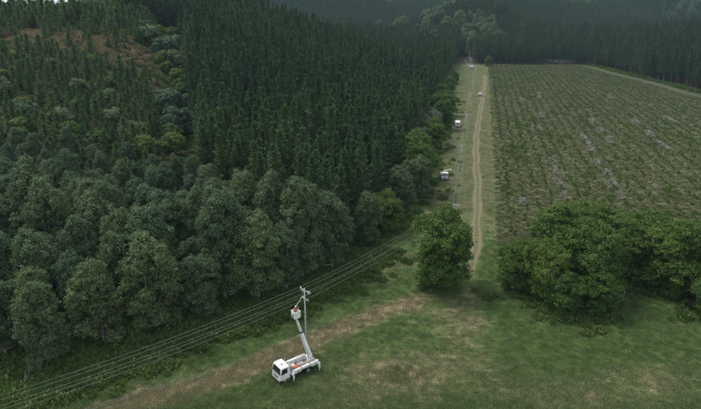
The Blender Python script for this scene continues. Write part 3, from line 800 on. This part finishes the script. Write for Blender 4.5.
hz_ = height(X, Y); k = in_view(X, Y, hz_, 1, 4); X, Y = X[k], Y[k]; n = len(X)
scatter('hillside_undergrowth', X, Y, height(X, Y), rng.uniform(0, 6.28, n), rng.uniform(.8, 2.0, n), rng.uniform(0, 1, n), rng.integers(0, 3, n), source(UNDER), 'low scrub between the young pines')

# --- grass tufts on the open ground
n = 140000
Y = 56 + 440 * rng.uniform(size=n) ** 2.6; X = rng.uniform(-60, 100, n) + np.maximum(0, Y - 300) * .2
hz_ = height(X, Y); k = in_view(X, Y, hz_, .3, 6) & (edge_x(Y) - X < 3) & (field_mask(X, Y) < .5) & (dist_poly(X, Y, TRACK) > 1.5)
k &= (Y < 125) | (rng.uniform(size=n) < .40)
X, Y = X[k], Y[k]; n = len(X); dr = dryness(X, Y)
ti = np.clip(dr * .62 + rng.normal(size=n) * .16 - .08, 0, 1)
scatter('grass', X, Y, height(X, Y), rng.uniform(0, 6.28, n), rng.uniform(.6, 1.5, n), ti, rng.integers(0, 3, n), source(TUFT), 'rough grass of the open ground', sz=rng.uniform(.25, .8, n) * (1 + .8 * (dr > .7)))

# --- heaps of grey slash left between the sapling rows
def slash(seed, L, Wd, n):
    g = random.Random(seed); t = MB()
    for _ in range(n):
        p = Vector((g.gauss(0, Wd), g.uniform(-L, L), 0)); hgt = .9 * math.exp(-(p.x / Wd) ** 2 * .5)
        a = g.uniform(0, 6.28); l = g.uniform(.5, 1.9); d = Vector((math.cos(a), math.sin(a), g.uniform(-.25, .35))) * l * .5
        c = p + Vector((0, 0, .12 + hgt * g.random())); r = g.uniform(.03, .11)
        t.tube([c - d, c + d * .1 + Vector((0, 0, .05)), c + d], [r, r * .9, r * .5], 5)
    return t.mesh('branches', M['slash'])
SL = [slash(800 + i, 4.8, .55, 85) for i in range(3)]
heaps = [(47.5, 145.5, 1.0, 0), (60.8, 150, .85, 1), (63.5, 163, 1.1, 2), (67, 176, .9, 0), (76.5, 150, .95, 1), (79.5, 161.5, 1.2, 2), (83, 174, 1.1, 0), (91, 208, 1.3, 1), (94.5, 222, 1.2, 2),
         (91, 159.5, .8, 0), (103.5, 219, 1.2, 1), (108, 238, 1.2, 2), (113, 258, 1.2, 0), (85, 186, 1.0, 2), (120, 210, 1.3, 1), (126, 232, 1.3, 0), (132, 256, 1.2, 2), (69, 187, .8, 1), (82, 240, .9, 2),
         (93, 272, 1.2, 1), (98, 320, 1.3, 0), (110, 330, 1.2, 2), (116, 346, 1.2, 0), (152, 330, 1.4, 1), (150, 262, 1.3, 2)]
heaps.sort(key=lambda q: q[1])
for i, (x, y, s, v) in enumerate(heaps):
    t = thing('slash_heap', f'low grey heap of cut branches, {ORD[i]} nearest in the plantation' if i < 17 else 'small grey heap of cut branches in the far part of the plantation', 'brush pile', (x, y, Z(x, y)), -math.atan(RX) + random.uniform(-.1, .1), 'grey slash heaps between the sapling rows')
    t.scale = (s, s * random.uniform(.7, 1.2), s * .8)
    o = link('branches', SL[v], t); o['kind'] = 'stuff'

# ------------------------------------------------------------------ power line
POLES = [(-58, 38.5, 10.6), (-6.9, 74.9, 11.0), (22.4, 114.5, 10.4), (35.5, 174.6, 8.9), (46.3, 222.2, 10.2), (60.0, 283, 9.6), (71.6, 332, 9.4), (90.5, 415, 9.6), (99.5, 478, 10.0), (112, 545, 10.0)]
POLE_LABEL = ['grey pole off beyond the near end of the line', 'pale power pole the raised bucket is working on', 'power pole half hidden behind the round lone tree', 'power pole just beyond the small white truck at the forest edge',
              'power pole beside the white truck facing down the clearing', 'power pole level with the middle of the clearing, beyond the second truck', 'slim power pole near the white car on the track',
              'distant power pole where the track fades out', 'distant power pole next to the far crane truck', 'farthest power pole in front of the far pines']
ARM = [(-1.0, 0), (0.15, .0), (1.0, 0)]; LOW = [(-.5, 0), (.5, 0)]
att = []
for i, (x, y, h) in enumerate(POLES):
    a = Vector(POLES[max(i - 1, 0)][:2]); b = Vector(POLES[min(i + 1, len(POLES) - 1)][:2]); t = (b - a).normalized()
    rz = math.atan2(t.y, t.x); z = Z(x, y)
    ca, sa = math.cos(rz), math.sin(rz)
    to_w = lambda p: (x + p[0] * ca - p[1] * sa, y + p[0] * sa + p[1] * ca, z + p[2])
    top = [to_w((0.0, o, h + .02)) for o, _ in ARM]; low = [to_w((0, o, h - 1.45)) for o, _ in LOW]
    att.append(top + low)
    if i == 0: continue
    pt = thing('power_pole', POLE_LABEL[i], 'power pole', (x, y, z), rz, 'poles of the power line')
    MB().tube([(0, 0, -.5), (0, 0, h * .5), (0, 0, h + .1)], [.155, .13, .095], 10).build('shaft', M['concrete'], pt, True)
    MB().box((.17, 0, h - .38), (.12, 2.5, .16), .01).build('crossarm', M['concrete'], pt)
    MB().box((.17, 0, h - 1.85), (.11, 1.5, .14), .01).build('crossarm', M['concrete'], pt)
    for s in (-1, 1):
        MB().tube([(.20, s * .75, h - .44), (.15, s * .02, h - 1.15)], .025, 5).build('brace', M['steel'], pt)
    for o, _ in ARM:
        MB().tube([(.17 if abs(o) > .2 else .17, o, h - .30), (.15, o, h - .18), (.12, o, h - .15), (.12, o, h - .08), (.05, o, h - .04), (0.0, o, h + .02)], [.03, .035, .09, .06, .085, .03], 8).build('insulator', M['porcelain'], pt)
    for o, _ in LOW:
        MB().tube([(.17, o, h - 1.78), (.14, o, h - 1.64), (.08, o, h - 1.58), (0, o, h - 1.45)], [.03, .08, .07, .03], 8).build('insulator', M['porcelain'], pt)
    if i == 1:
        for o in (-.55, .55, .95):
            MB().tube([(.17, o, h - .46), (.22, o, h - .75), (.26, o, h - .9)], [.05, .07, .04], 8).build('cutout_fuse', M['porcelain'], pt)
        MB().box((.34, .60, h - 1.80), (.28, .42, .34), .03).build('switch_box', M['grey'], pt)
WL = ['upper overhead wire on the forest side of the poles', 'upper overhead wire nearest the pole tops', 'upper overhead wire on the open side of the poles', 'lower overhead wire on the forest side', 'lower overhead wire on the open side of the poles']
order_w = [2, 1, 0, 4, 3]
for wI in range(5):
    pts = []
    for a, b in zip(att[:-1], att[1:]):
        a, b = Vector(a[wI]), Vector(b[wI]); L = (b - a).length; sag = .00042 * L * L
        kk = 14
        for j in range(kk): t = j / kk; pts.append(a.lerp(b, t) - Vector((0, 0, 4 * sag * t * (1 - t))))
    pts.append(Vector(att[-1][wI]))
    o = MB().tube(pts, .0095, 4, False).build('overhead_wire', M['wire'])
    tag(o, WL[order_w[wI]], 'wire', 'overhead wires of the power line')

# ------------------------------------------------------------------ vehicles
def wheel(t, x, y, r=.46, w=.28, name='wheel'):
    s = 1 if y > 0 else -1
    prof = [(-w / 2, r * .80), (-w / 2 + .03, r * .95), (-w / 2 + .07, r), (w / 2 - .07, r), (w / 2 - .03, r * .95), (w / 2, r * .80), (w / 2 - .02, r * .58), (-w / 2 + .02, r * .58)]
    nseg = 20; V = []; F = []
    for k in range(nseg):
        a = 2 * math.pi * k / nseg
        for q, rr in prof: V.append((rr * math.cos(a), q, rr * math.sin(a)))
    m = len(prof)
    for k in range(nseg):
        for j in range(m): F.append((k * m + j, k * m + (j + 1) % m, ((k + 1) % nseg) * m + (j + 1) % m, ((k + 1) % nseg) * m + j))
    ty = MB().add(V, F).build(name, M['rubber'], t, True); ty.location = (x, y, r)
    rim = MB().tube([(0, s * w * .1, 0), (0, s * w * .34, 0)], [r * .60, r * .60], 16)
    rim.tube([(0, s * w * .34, 0), (0, s * w * .48, 0)], [r * .22, r * .16], 10)
    rim.build('rim', M['steel'], ty)

def cab(t, x0, x1, w, z0, zt, mat, win=True):
    """cab-over cab between x0 (back) and x1 (front)"""
    hw = w / 2; zb = z0 + (zt - z0) * .50
    prof = [(x0, z0), (x1 - .10, z0), (x1, z0 + .18), (x1, zb), (x1 - .30, zt - .12), (x1 - .48, zt), (x0 + .08, zt), (x0, zt - .1)]
    body = MB().prism(prof, -hw, hw, .05).build('cab', mat, t, False)
    # windscreen: sloped pane just proud of the front face
    p0 = Vector((x1 + .012, 0, zb + .06)); p1 = Vector((x1 - .27, 0, zt - .20)); d = (p1 - p0); nrm = Vector((d.z, 0, -d.x)).normalized()
    ws = MB(); q = []
    for p, yw in ((p0, hw - .13), (p1, hw - .20)):
        for y in (-yw, yw):
            q += [p + Vector((0, y, 0)) + nrm * .015, p + Vector((0, y, 0)) - nrm * .03]
    ws.add([q[0], q[2], q[6], q[4], q[1], q[3], q[7], q[5]], [(0, 1, 2, 3), (7, 6, 5, 4), (0, 4, 5, 1), (1, 5, 6, 2), (2, 6, 7, 3), (3, 7, 4, 0)])
    ws.build('windscreen', M['glass'], t)
    for s in (-1, 1):
        dr = MB().box(((x0 + x1) / 2 + .08, s * (hw + .008), z0 + (zt - z0) * .48), ((x1 - x0) * .66, .02, (zt - z0) * .80), .006).build('door', mat, t)
        xa, xb = x0 + (x1 - x0) * .26, x1 - .22
        MB().add([(xa, s * (hw + .012), zb + .04), (xb, s * (hw + .012), zb - .06), (xb - .18, s * (hw + .012), zt - .2), (xa, s * (hw + .012), zt - .2),
                  (xa, s * (hw + .03), zb + .04), (xb, s * (hw + .03), zb - .06), (xb - .18, s * (hw + .03), zt - .2), (xa, s * (hw + .03), zt - .2)],
                 [(0, 1, 2, 3), (7, 6, 5, 4), (0, 4, 5, 1), (1, 5, 6, 2), (2, 6, 7, 3), (3, 7, 4, 0)]).build('side_window', M['glass'], dr)
        MB().box((xa + .08, s * (hw + .03), zb - .12), (.14, .03, .04)).build('handle', M['chassis'], dr)
        MB().box((x1 + .015, s * (hw - .28), z0 + .28), (.05, .34, .16), .02).build('headlight', M['lamp'], t)
        mr = MB().tube([(x1 - .12, s * hw, zt - .25), (x1 + .10, s * (hw + .22), zt - .30)], .02, 5); mr.box((x1 + .12, s * (hw + .22), zt - .50), (.07, .18, .38), .02)
        mr.build('mirror', M['chassis'], t)
    MB().box((x1 + .012, 0, z0 + .42), (.04, w * .5, .24), .01).build('grille', M['chassis'], t)
    MB().box((x1 + .06, 0, z0 + .02), (.16, w - .06, .24), .03).build('bumper', M['grey'], t)
    return body

def bucket_truck(name, label, loc, rz, tip, tip_dir=None, group=None, beacon=True, stripe=True):
    """white platform lift truck: cab forward on +X, turret at the rear; tip = bucket floor in world space"""
    t = thing(name, label, 'truck', loc, rz, group)
    wdt = 2.25; hw = wdt / 2
    fr = MB()
    for s in (-1, 1): fr.box((-.35, s * .42, .78), (6.5, .12, .24), .01)
    for x in (-3.2, -1.8, -.4, 1.0, 2.2): fr.box((x, 0, .78), (.14, .84, .16))
    fr.box((-1.5, 0, .55), (.16, 1.7, .16)); fr.box((2.45, 0, .55), (.14, 1.7, .14))
    fr.build('chassis', M['chassis'], t)
    cab(t, 1.62, 3.30, wdt, .62, 2.62, M['white'])
    if beacon:
        bc = MB().tube([(2.45, .25, 2.62), (2.45, .25, 2.70), (2.45, .25, 2.84)], [.10, .10, .05], 10).build('beacon', M['amber'], t)
    MB().box((1.9, -.2, 2.66), (.35, .9, .08), .02).build('roof_hatch', M['white'], t)
    wheel(t, 2.48, hw - .15); wheel(t, 2.48, -hw + .15)
    for s in (-1, 1):
        wheel(t, -1.50, s * (hw - .15)); wheel(t, -1.50, s * (hw - .47))
        MB().tube([(2.48 + .60 * math.cos(a), s * (hw - .12), .46 + .60 * math.sin(a)) for a in np.linspace(0.15, math.pi - .15, 9)], .045, 6).build('mudguard', M['chassis'], t)
    # deck, bins and rails
    MB().box((-1.05, 0, 1.03), (4.7, wdt - .06, .14), .01).build('deck', M['deck'], t)
    for s in (-1, 1):
        if s > 0:
            bins = [(.42, 1.35, .62), (-2.65, 1.30, .62), (-1.10, 1.35, .34)]
        else:
            bins = [(.42, 1.35, .62), (-2.65, 1.30, .62), (-1.10, 1.35, .34)]
        for x, l, hh in bins:
            bn = MB().box((x, s * (hw - .17), 1.46 - hh / 2), (l, .40, hh), .02).build('locker', M['white'], t)
            MB().box((x, s * (hw + .035), 1.46 - hh / 2), (l - .16, .02, hh - .12), .006).build('locker_door', M['white_worn'], bn)
            MB().box((x, s * (hw + .052), 1.46 - hh / 2 + .05), (.16, .02, .05)).build('handle', M['chassis'], bn)
    MB().tube([(1.15, -hw + .22, 1.72), (-2.2, -hw + .22, 1.72)], [.24, .24], 12).build('boom_cradle', M['white_worn'], t, True)
    rl = MB(); rl.tube([(.9, hw - .30, 1.62), (-2.9, hw - .30, 1.66)], .05, 6); rl.build('deck_rail', M['timber'], t)
    bx = MB().box((.95, .15, 1.52), (.40, 1.2, .86), .03).build('hydraulic_tank', M['grey'], t)
    MB().box((.45, -.05, 1.36), (.5, .55, .5), .03).build('tool_box', M['white_worn'], t)
    MB().box((-.75, .1, 1.28), (1.0, .7, .34), .02).build('valve_chest', M['grey'], t)
    MB().box((-3.42, 0, .86), (.10, wdt - .1, .26), .02).build('rear_bumper', M['chassis'], t)
    for s in (-1, 1): MB().box((-3.485, s * .85, .90), (.04, .32, .13), .01).build('tail_lamp', M['tail'], t)
    MB().tube([(.10, -hw + .25, .62), (-.75, -hw + .25, .62)], [.24, .24], 12).build('fuel_tank', M['steel'], t)
    MB().tube([(1.45, -.75, .9), (1.45, -.75, 2.3), (1.40, -.75, 2.75)], .07, 8).build('exhaust_stack', M['steel'], t)
    for x in (.42, -2.65):
        for q in range(4): MB().box((x - .45 + q * .12, hw + .052, 1.02), (.06, .012, .16)).build('vent_slot', M['chassis'], t)
    for s in (-1, 1):
        for x in (1.0, -.4, -2.0): MB().box((x, s * (hw + .03), .98), (.10, .03, .05)).build('side_marker', M['amber'], t)
        MB().tube([(3.325, s * .35, 1.68), (3.16, s * .72, 2.02)], .014, 4).build('wiper', M['chassis'], t)
    st = MB()
    for z in (.45, .75): st.box((2.0 - .0, hw + .02, z), (.40, .16, .04))
    st.build('step', M['steel'], t)
    MB().box((3.325, 0, 1.02), (.03, .46, .12), .004).build('number_plate', M['grey'], t)
    # outriggers
    for x, ext in ((1.30, .42), (-3.10, .52)):
        for s in (-1, 1):
            og = MB().beam((x, s * .3, 1.00), (x, s * (hw + ext), 1.00), .18, .2); og.box((x, s * (hw + ext), 1.02), (.22, .22, .95), .02)
            o = og.build('outrigger', M['white'], t)
            MB().tube([(x, s * (hw + ext), .62), (x, s * (hw + ext), .06)], .07, 8).build('jack', M['white_worn'], o)
            MB().tube([(x, s * (hw + ext), .00), (x, s * (hw + ext), .07)], .19, 10).build('foot_pad', M['chassis'], o)
    # turret and boom
    inv = (Matrix.Translation(loc) @ Matrix.Rotation(rz, 4, 'Z')).inverted()
    tp = inv @ Vector(tip)
    base = Vector((-2.45, 0, 1.10))
    MB().tube([base, base + Vector((0, 0, .55))], [.48, .42], 14).build('turret', M['white_worn'], t)
    piv = base + Vector((0, 0, 1.05))
    d = tp - piv; side = Vector((-d.y, d.x, 0)).normalized()
    yk = MB()
    for s in (-1, 1): yk.beam(base + Vector((0, 0, .5)) + side * s * .26, piv + side * s * .26 + Vector((0, 0, .15)), .08, .5, up=side.cross(Vector((0, 0, 1))))
    yk.build('yoke', M['white_worn'], t)
    end = piv + d * .93
    back = piv - d.normalized() * .35
    lb = MB().beam(back, piv + d * .62, .50, .56, .38, .42); o = lb.build('lower_boom', M['white'], t)
    MB().beam(piv + d * .58, end, .29, .32, .25, .27).build('extending_boom', M['white_worn'], t)
    MB().beam(piv + d * .60, piv + d * .635, .44, .48).build('boom_collar', M['chassis'], t)
    perp = d.normalized().cross(side).normalized()
    if perp.z > 0: perp = -perp
    MB().tube([base + Vector((0, 0, .6)) + perp * .1, piv + d * .30 + perp * .22], [.09, .07], 8).build('lift_cylinder', M['steel'], t)
    MB().tube([base + side * .30 + Vector((0, 0, .4)), piv + side * .27 + d * .05, piv + side * .21 + d * .3, piv + side * .18 + d * .6, end + side * .12], .03, 6).build('hose', M['rubber'], t)
    # bucket hangs level on a short knuckle
    kn = tp + Vector((0, 0, .10))
    MB().tube([end, kn], [.12, .14], 8).build('knuckle', M['white_worn'], t)
    bt = thing_part('bucket', t, kn)
    return t, inv

def thing_part(name, t, c):
    wid, hh, th = .96, 1.05, .04
    m = MB(); o = c + Vector((0, 0, .08))
    m.box(o, (wid, wid, .06), .01)
    for dx, dy, sx, sy in ((wid / 2, 0, th, wid + th), (-wid / 2, 0, th, wid + th), (0, wid / 2, wid - th - .004, th), (0, -wid / 2, wid - th - .004, th)):
        m.box(o + Vector((dx, dy, hh / 2)), (sx, sy, hh), .008)
    for dx, dy, sx, sy in ((wid / 2, 0, .09, wid + .1), (-wid / 2, 0, .09, wid + .1), (0, wid / 2, wid - .1, .09), (0, -wid / 2, wid - .1, .09)):
        m.box(o + Vector((dx, dy, hh + .02)), (sx, sy, .06), .01)
    bk = m.build(name, M['white'], t)
    MB().box(o + Vector((wid / 2 + .12, 0, .45)), (.20, .34, .5), .02).build('control_box', M['grey'], bk)
    return bk

TR = (-8.05, 69.45); HEAD = math.atan2(-2.6, -3.4)
TIP = Vector((-8.0, 71.8, 7.75))
truck, tinv = bucket_truck('bucket_truck', 'white bucket truck with raised boom parked on the grass beside the pole', (TR[0], TR[1], Z(*TR)), HEAD, TIP)

# load lying on the deck
def on_deck(p): return (Matrix.Translation((TR[0], TR[1], Z(*TR))) @ Matrix.Rotation(HEAD, 4, 'Z')) @ Vector(p)
o = MB(); o.box((0, 0, .17), (.62, .50, .34), .03); o.box((0, 0, .36), (.66, .54, .06), .02)
cr = thing('fuel_crate', 'orange red lidded crate on the truck deck behind the cab', 'crate', on_deck((.38, .46, 1.46 - .35)), HEAD)
MB().box((0, 0, .24), (.66, .50, .48), .03).build('box', M['red'], cr); MB().box((0, 0, .50), (.70, .54, .06), .02).build('lid', M['red'], cr)
for s in (-1, 1): MB().tube([(s * .34, -.1, .34), (s * .39, -.08, .36), (s * .39, .08, .36), (s * .34, .1, .34)], .018, 5).build('handle', M['chassis'], cr)
cn = thing('traffic_cone', 'orange cone laid on the truck deck by the turret', 'traffic cone', on_deck((-.35, .42, 1.10)), HEAD)
MB().box((0, 0, .02), (.36, .36, .04), .01).build('base', M['red'], cn); MB().tube([(0, 0, .04), (0, 0, .70)], [.14, .03], 12).build('cone', M['red'], cn, True); MB().tube([(0, 0, .34), (0, 0, .46)], [.098, .076], 12, False).build('band', M['stripe'], cn, True)

# lineman in the bucket
def lineman(loc, rz):
    J = {'pelvis': (0, 0, .92, .15), 'spine': (0, 0, 1.10, .145), 'chest': (.02, 0, 1.32, .165), 'neck': (.03, 0, 1.50, .062), 'head': (.05, 0, 1.62, .095), 'crown': (.05, 0, 1.73, .085)}
    E_ = [('pelvis', 'spine'), ('spine', 'chest'), ('chest', 'neck'), ('neck', 'head'), ('head', 'crown')]
    for s, n_ in ((1, 'l'), (-1, 'r')):
        J['hip' + n_] = (0, s * .09, .86, .10); J['knee' + n_] = (.03, s * .11, .48, .07); J['ank' + n_] = (0, s * .11, .09, .05); J['toe' + n_] = (.15, s * .12, .05, .045)
        J['sho' + n_] = (.02, s * .19, 1.42, .075); J['elb' + n_] = (.20, s * .25, 1.28 + .14 * (s > 0), .052); J['wri' + n_] = (.44, s * .18, 1.38 + .16 * (s > 0), .036); J['palm' + n_] = (.52, s * .16, 1.40 + .17 * (s > 0), .040)
        E_ += [('pelvis', 'hip' + n_), ('hip' + n_, 'knee' + n_), ('knee' + n_, 'ank' + n_), ('ank' + n_, 'toe' + n_), ('chest', 'sho' + n_), ('sho' + n_, 'elb' + n_), ('elb' + n_, 'wri' + n_), ('wri' + n_, 'palm' + n_)]
        for k in range(4):
            nm = f'f{n_}{k}'; J[nm] = (.575, s * .16 + (k - 1.5) * .022, 1.41 + .17 * (s > 0), .010); J[nm + 'b'] = (.60, s * .16 + (k - 1.5) * .020, 1.375 + .17 * (s > 0), .009)
            E_ += [('palm' + n_, nm), (nm, nm + 'b')]
        J['th' + n_] = (.53, s * .105, 1.385 + .17 * (s > 0), .012); E_.append(('palm' + n_, 'th' + n_))
    names = list(J); me = bpy.data.meshes.new('body')
    me.from_pydata([J[k][:3] for k in names], [(names.index(a), names.index(b)) for a, b in E_], [])
    ob = bpy.data.objects.new('person', me); COL.objects.link(ob)
    md = ob.modifiers.new('skin', 'SKIN')
    for k, sv in zip(names, me.skin_vertices[0].data): sv.radius = (J[k][3], J[k][3]); sv.use_root = (k == 'pelvis')
    ss = ob.modifiers.new('sub', 'SUBSURF'); ss.levels = 1; ss.render_levels = 1
    dg = bpy.context.evaluated_depsgraph_get(); dg.update()
    m2 = bpy.data.meshes.new_from_object(ob.evaluated_get(dg)); ob.modifiers.clear(); ob.data = m2
    m2.materials.clear()
    for k in ('jacket', 'trousers', 'skin', 'stripe', 'chassis'): m2.materials.append(M[k])
    for f in m2.polygons:
        c = f.center; f.use_smooth = True
        f.material_index = 2 if (c.z > 1.50 and abs(c.y) < .13 and c.x < .25) else (3 if c.x > .46 else (4 if c.z < .13 else (1 if c.z < .93 else (3 if 1.15 < c.z < 1.20 and c.x < .19 and abs(c.y) < .2 else 0))))
    ob.location = loc; ob.rotation_euler = (0, 0, rz)
    tag(ob, 'worker in red jacket and white helmet reaching from the raised bucket', 'person')
    hm = MB(); rings = []
    for k, (zz_, rr) in enumerate(((1.66, .125), (1.70, .128), (1.76, .115), (1.80, .08), (1.82, .02))): rings.append((.05, 0, zz_, rr))
    hm.tube([(q[0], 0, q[2]) for q in rings], [q[3] for q in rings], 14); hm.box((.17, 0, 1.668), (.12, .18, .015), .004)
    hm.build('helmet', M['white'], ob, True)
    MB().tube([(.135, 0, 1.63), (.165, 0, 1.605), (.15, 0, 1.59)], [.012, .017, .008], 6).build('nose', M['skin'], ob, True)
    for s in (-1, 1):
        MB().box((.138, s * .034, 1.636), (.012, .026, .012), .003).build('eye', M['glass'], ob)
        MB().box((.04, s * .096, 1.62), (.04, .02, .06), .008).build('ear', M['skin'], ob)
    MB().box((.136, 0, 1.568), (.012, .045, .010), .003).build('mouth', M['red'], ob)
    return ob
wk = lineman(TIP + Vector((0.0, 0.0, .222)), math.atan2(74.9 - TIP.y, -6.9 - TIP.x) - .1)
hand = TIP + Vector((0, 0, .222)) + Matrix.Rotation(wk.rotation_euler.z, 3, 'Z') @ Vector((.55, .16, 1.57))
hs = thing('hot_stick', 'pale insulated rod the worker holds out towards the pole', 'pole tool', hand, 0)
dv = (Vector((-6.9, 74.9, 10.3)) - hand); dv = dv.normalized()
MB().tube([-dv * .5, dv * 1.9], .028, 6).build('rod', M['stripe'], hs); MB().tube([dv * 1.9, dv * 2.05 + Vector((0, 0, .1)), dv * 2.15], .03, 6).build('hook', M['steel'], hs)

# smaller white vehicles up the clearing
def light_truck(name, label, loc, rz, cat='truck', boxy=False, jib=False, boom=None):
    t = thing(name, label, cat, loc, rz, 'white service vehicles along the clearing')
    w = 2.05; hw = w / 2
    fr = MB()
    for s in (-1, 1): fr.box((-.3, s * .38, .62), (5.0, .10, .20))
    for x in (-2.6, -1.0, .6, 1.7): fr.box((x, 0, .62), (.12, .76, .14))
    fr.build('chassis', M['chassis'], t)
    cab(t, .75, 2.30, w, .50, 2.35, M['white'])
    for s in (-1, 1): wheel(t, 1.55, s * (hw - .14), .40, .25); wheel(t, -1.65, s * (hw - .14), .40, .30)
    MB().box((-1.05, 0, .84), (3.5, w, .12), .01).build('tray_floor', M['deck'], t)
    hgt = 1.35 if boxy else .45
    for s in (-1, 1): MB().box((-1.05, s * (hw - .02), .90 + hgt / 2), (3.5, .05, hgt), .01).build('tray_side', M['white'], t)
    MB().box((-2.79, 0, .90 + hgt / 2), (.05, w - .1, hgt), .01).build('tail_gate', M['white'], t)
    for s in (-1, 1): MB().box((-2.83, s * .8, .72), (.04, .26, .12), .01).build('tail_lamp', M['tail'], t)
    if boxy: MB().box((-1.05, 0, .90 + hgt + .03), (3.5, w + .02, .05), .01).build('box_roof', M['white_worn'], t)
    if jib:
        MB().tube([(.3, -.3, .9), (.3, -.3, 2.4)], [.16, .13], 10).build('jib_column', M['white_worn'], t)
        MB().beam((.3, -.3, 2.35), (jib[0], jib[1], jib[2]), .26, .26, .16, .16).build('jib', M['white'], t)
        MB().box((jib[0], jib[1], jib[2] - .15), (.5, .5, .35), .04).build('jib_head', M['white'], t)
    return t
def at(x, y): return (x, y, Z(x, y))
light_truck('crane_pickup', 'small white truck with a jib parked against the forest edge', at(29.2, 167.5), R(-95), jib=(-.4, 1.9, 2.9))
light_truck('box_truck', 'white box truck facing down the clearing beside a power pole', at(47.8, 247.5), R(-100), boxy=True)
light_truck('crane_pickup', 'far white crane truck with its arm raised at the head of the clearing', at(102.5, 490), R(-140), jib=(2.4, -3.9, 6.0), boxy=True)

def wagon(name, label, loc, rz):
    t = thing(name, label, 'car', loc, rz, 'white service vehicles along the clearing')
    prof = [(-2.15, .45), (2.05, .45), (2.15, .62), (2.10, .98), (1.25, 1.10), (.60, 1.72), (-1.75, 1.78), (-2.15, 1.12)]
    MB().prism(prof, -.88, .88, .06).build('body', M['white'], t)
    MB().add([(1.30, -.72, 1.12), (1.30, .72, 1.12), (.68, .64, 1.69), (.68, -.64, 1.69), (1.27, -.72, 1.07), (1.27, .72, 1.07), (.65, .64, 1.64), (.65, -.64, 1.64)], [(0, 1, 2, 3), (7, 6, 5, 4), (0, 4, 5, 1), (1, 5, 6, 2), (2, 6, 7, 3), (3, 7, 4, 0)]).build('windscreen', M['glass'], t)
    MB().add([(-2.14, -.70, 1.20), (-2.14, .70, 1.20), (-1.82, .64, 1.70), (-1.82, -.64, 1.70), (-2.10, -.70, 1.16), (-2.10, .70, 1.16), (-1.78, .64, 1.66), (-1.78, -.64, 1.66)], [(0, 1, 2, 3), (7, 6, 5, 4), (0, 4, 5, 1), (1, 5, 6, 2), (2, 6, 7, 3), (3, 7, 4, 0)]).build('rear_window', M['glass'], t)
    for s in (-1, 1):
        for x0, x1 in ((-1.75, -.75), (-.68, .15), (.2, .9)):
            xt = min(x1, .55)
            MB().add([(x0, s * .885, 1.14), (x1, s * .885, 1.14), (xt, s * .885, 1.64), (x0, s * .885, 1.64), (x0, s * .90, 1.14), (x1, s * .90, 1.14), (xt, s * .90, 1.64), (x0, s * .90, 1.64)], [(0, 1, 2, 3), (7, 6, 5, 4), (0, 4, 5, 1), (1, 5, 6, 2), (2, 6, 7, 3), (3, 7, 4, 0)]).build('side_window', M['glass'], t)
        wheel(t, 1.35, s * .80, .36, .24); wheel(t, -1.35, s * .80, .36, .24)
        MB().box((2.13, s * .62, .84), (.06, .34, .16), .02).build('headlight', M['lamp'], t); MB().box((-2.16, s * .72, .95), (.05, .18, .3), .02).build('tail_lamp', M['tail'], t)
    MB().box((2.14, 0, .56), (.12, 1.7, .20), .03).build('bumper', M['grey'], t); MB().box((-2.16, 0, .56), (.12, 1.7, .20), .03).build('bumper', M['grey'], t)
    return t
wagon('parked_car', 'small white car standing on the dirt track', at(77.0, 336), R(75))

# ------------------------------------------------------------------ small things
# post and wire fence along the edge of the mown ground
FENCE = [(-36, 60.0), (-30.5, 63.2), (-26.6, 65.2), (-22.6, 67.4), (-18.8, 69.8), (-15.2, 72.6), (-12.2, 75.6)]
fp_ = []
fp_ += FENCE[:-1]
fp_.append(FENCE[-1])
fc = thing('wire_fence', 'low post and wire fence between the dry strip and the undergrowth', 'fence', (fp_[3][0], fp_[3][1], Z(*fp_[3])))
def loc_f(x, y, z): return (x - fp_[3][0], y - fp_[3][1], Z(x, y) + z - Z(*fp_[3]))
for x, y in fp_:
    MB().tube([loc_f(x, y, -.3), loc_f(x + random.uniform(-.04, .04), y, .95)], [.045, .04], 6).build('post', M['wood_post'], fc)
for z in (.4, .75):
    MB().tube([loc_f(x, y, z) for x, y in fp_], .009, 4, False).build('fence_wire', M['wire'], fc)
po = thing('marker_post', 'pale weathered post standing in the gap between the clump trees', 'post', at(49.3, 89.8))
MB().tube([(0, 0, -.3), (0.02, 0, 1.0), (.05, 0, 2.1)], [.14, .13, .11], 8).build('shaft', M['wood_post'], po); MB().tube([(.05, 0, 2.1), (.05, 0, 2.16)], [.12, .04], 8).build('cap', M['wood_post'], po)
fb = thing('fallen_branch', 'bleached fallen branch leaning at the foot of the front trees', 'branch', at(-46.2, 66.0), R(25))
MB().tube([(-.5, 0, 0), (.2, .1, .8), (.5, 0, 2.0), (.45, -.1, 2.6)], [.09, .08, .06, .02], 6).build('limb', M['slash'], fb)
MB().tube([(.3, .07, 1.1), (.8, .2, 1.7), (1.0, .2, 2.2)], [.05, .04, .015], 5).build('limb', M['slash'], fb)

# ------------------------------------------------------------------ air
hz_box = MB().box((0, 1400, 85), (5400, 3800, 180)).mesh('haze', bpy.data.materials.new('haze air'))
hm = hz_box.materials[0]; hm.use_nodes = True; hn = hm.node_tree; hn.nodes.clear()
pv = hn.nodes.new('ShaderNodeVolumePrincipled'); ho = hn.nodes.new('ShaderNodeOutputMaterial'); hn.links.new(pv.outputs[0], ho.inputs['Volume'])
pv.inputs['Color'].default_value = (0.58, 0.82, 1.0, 1); pv.inputs['Density'].default_value = 0.00008; pv.inputs['Anisotropy'].default_value = 0.0
hz_o = tag(link('haze', hz_box), 'thin bluish haze over the valley', kind='stuff')
print('plants', len(plants), 'objects', len(bpy.data.objects))
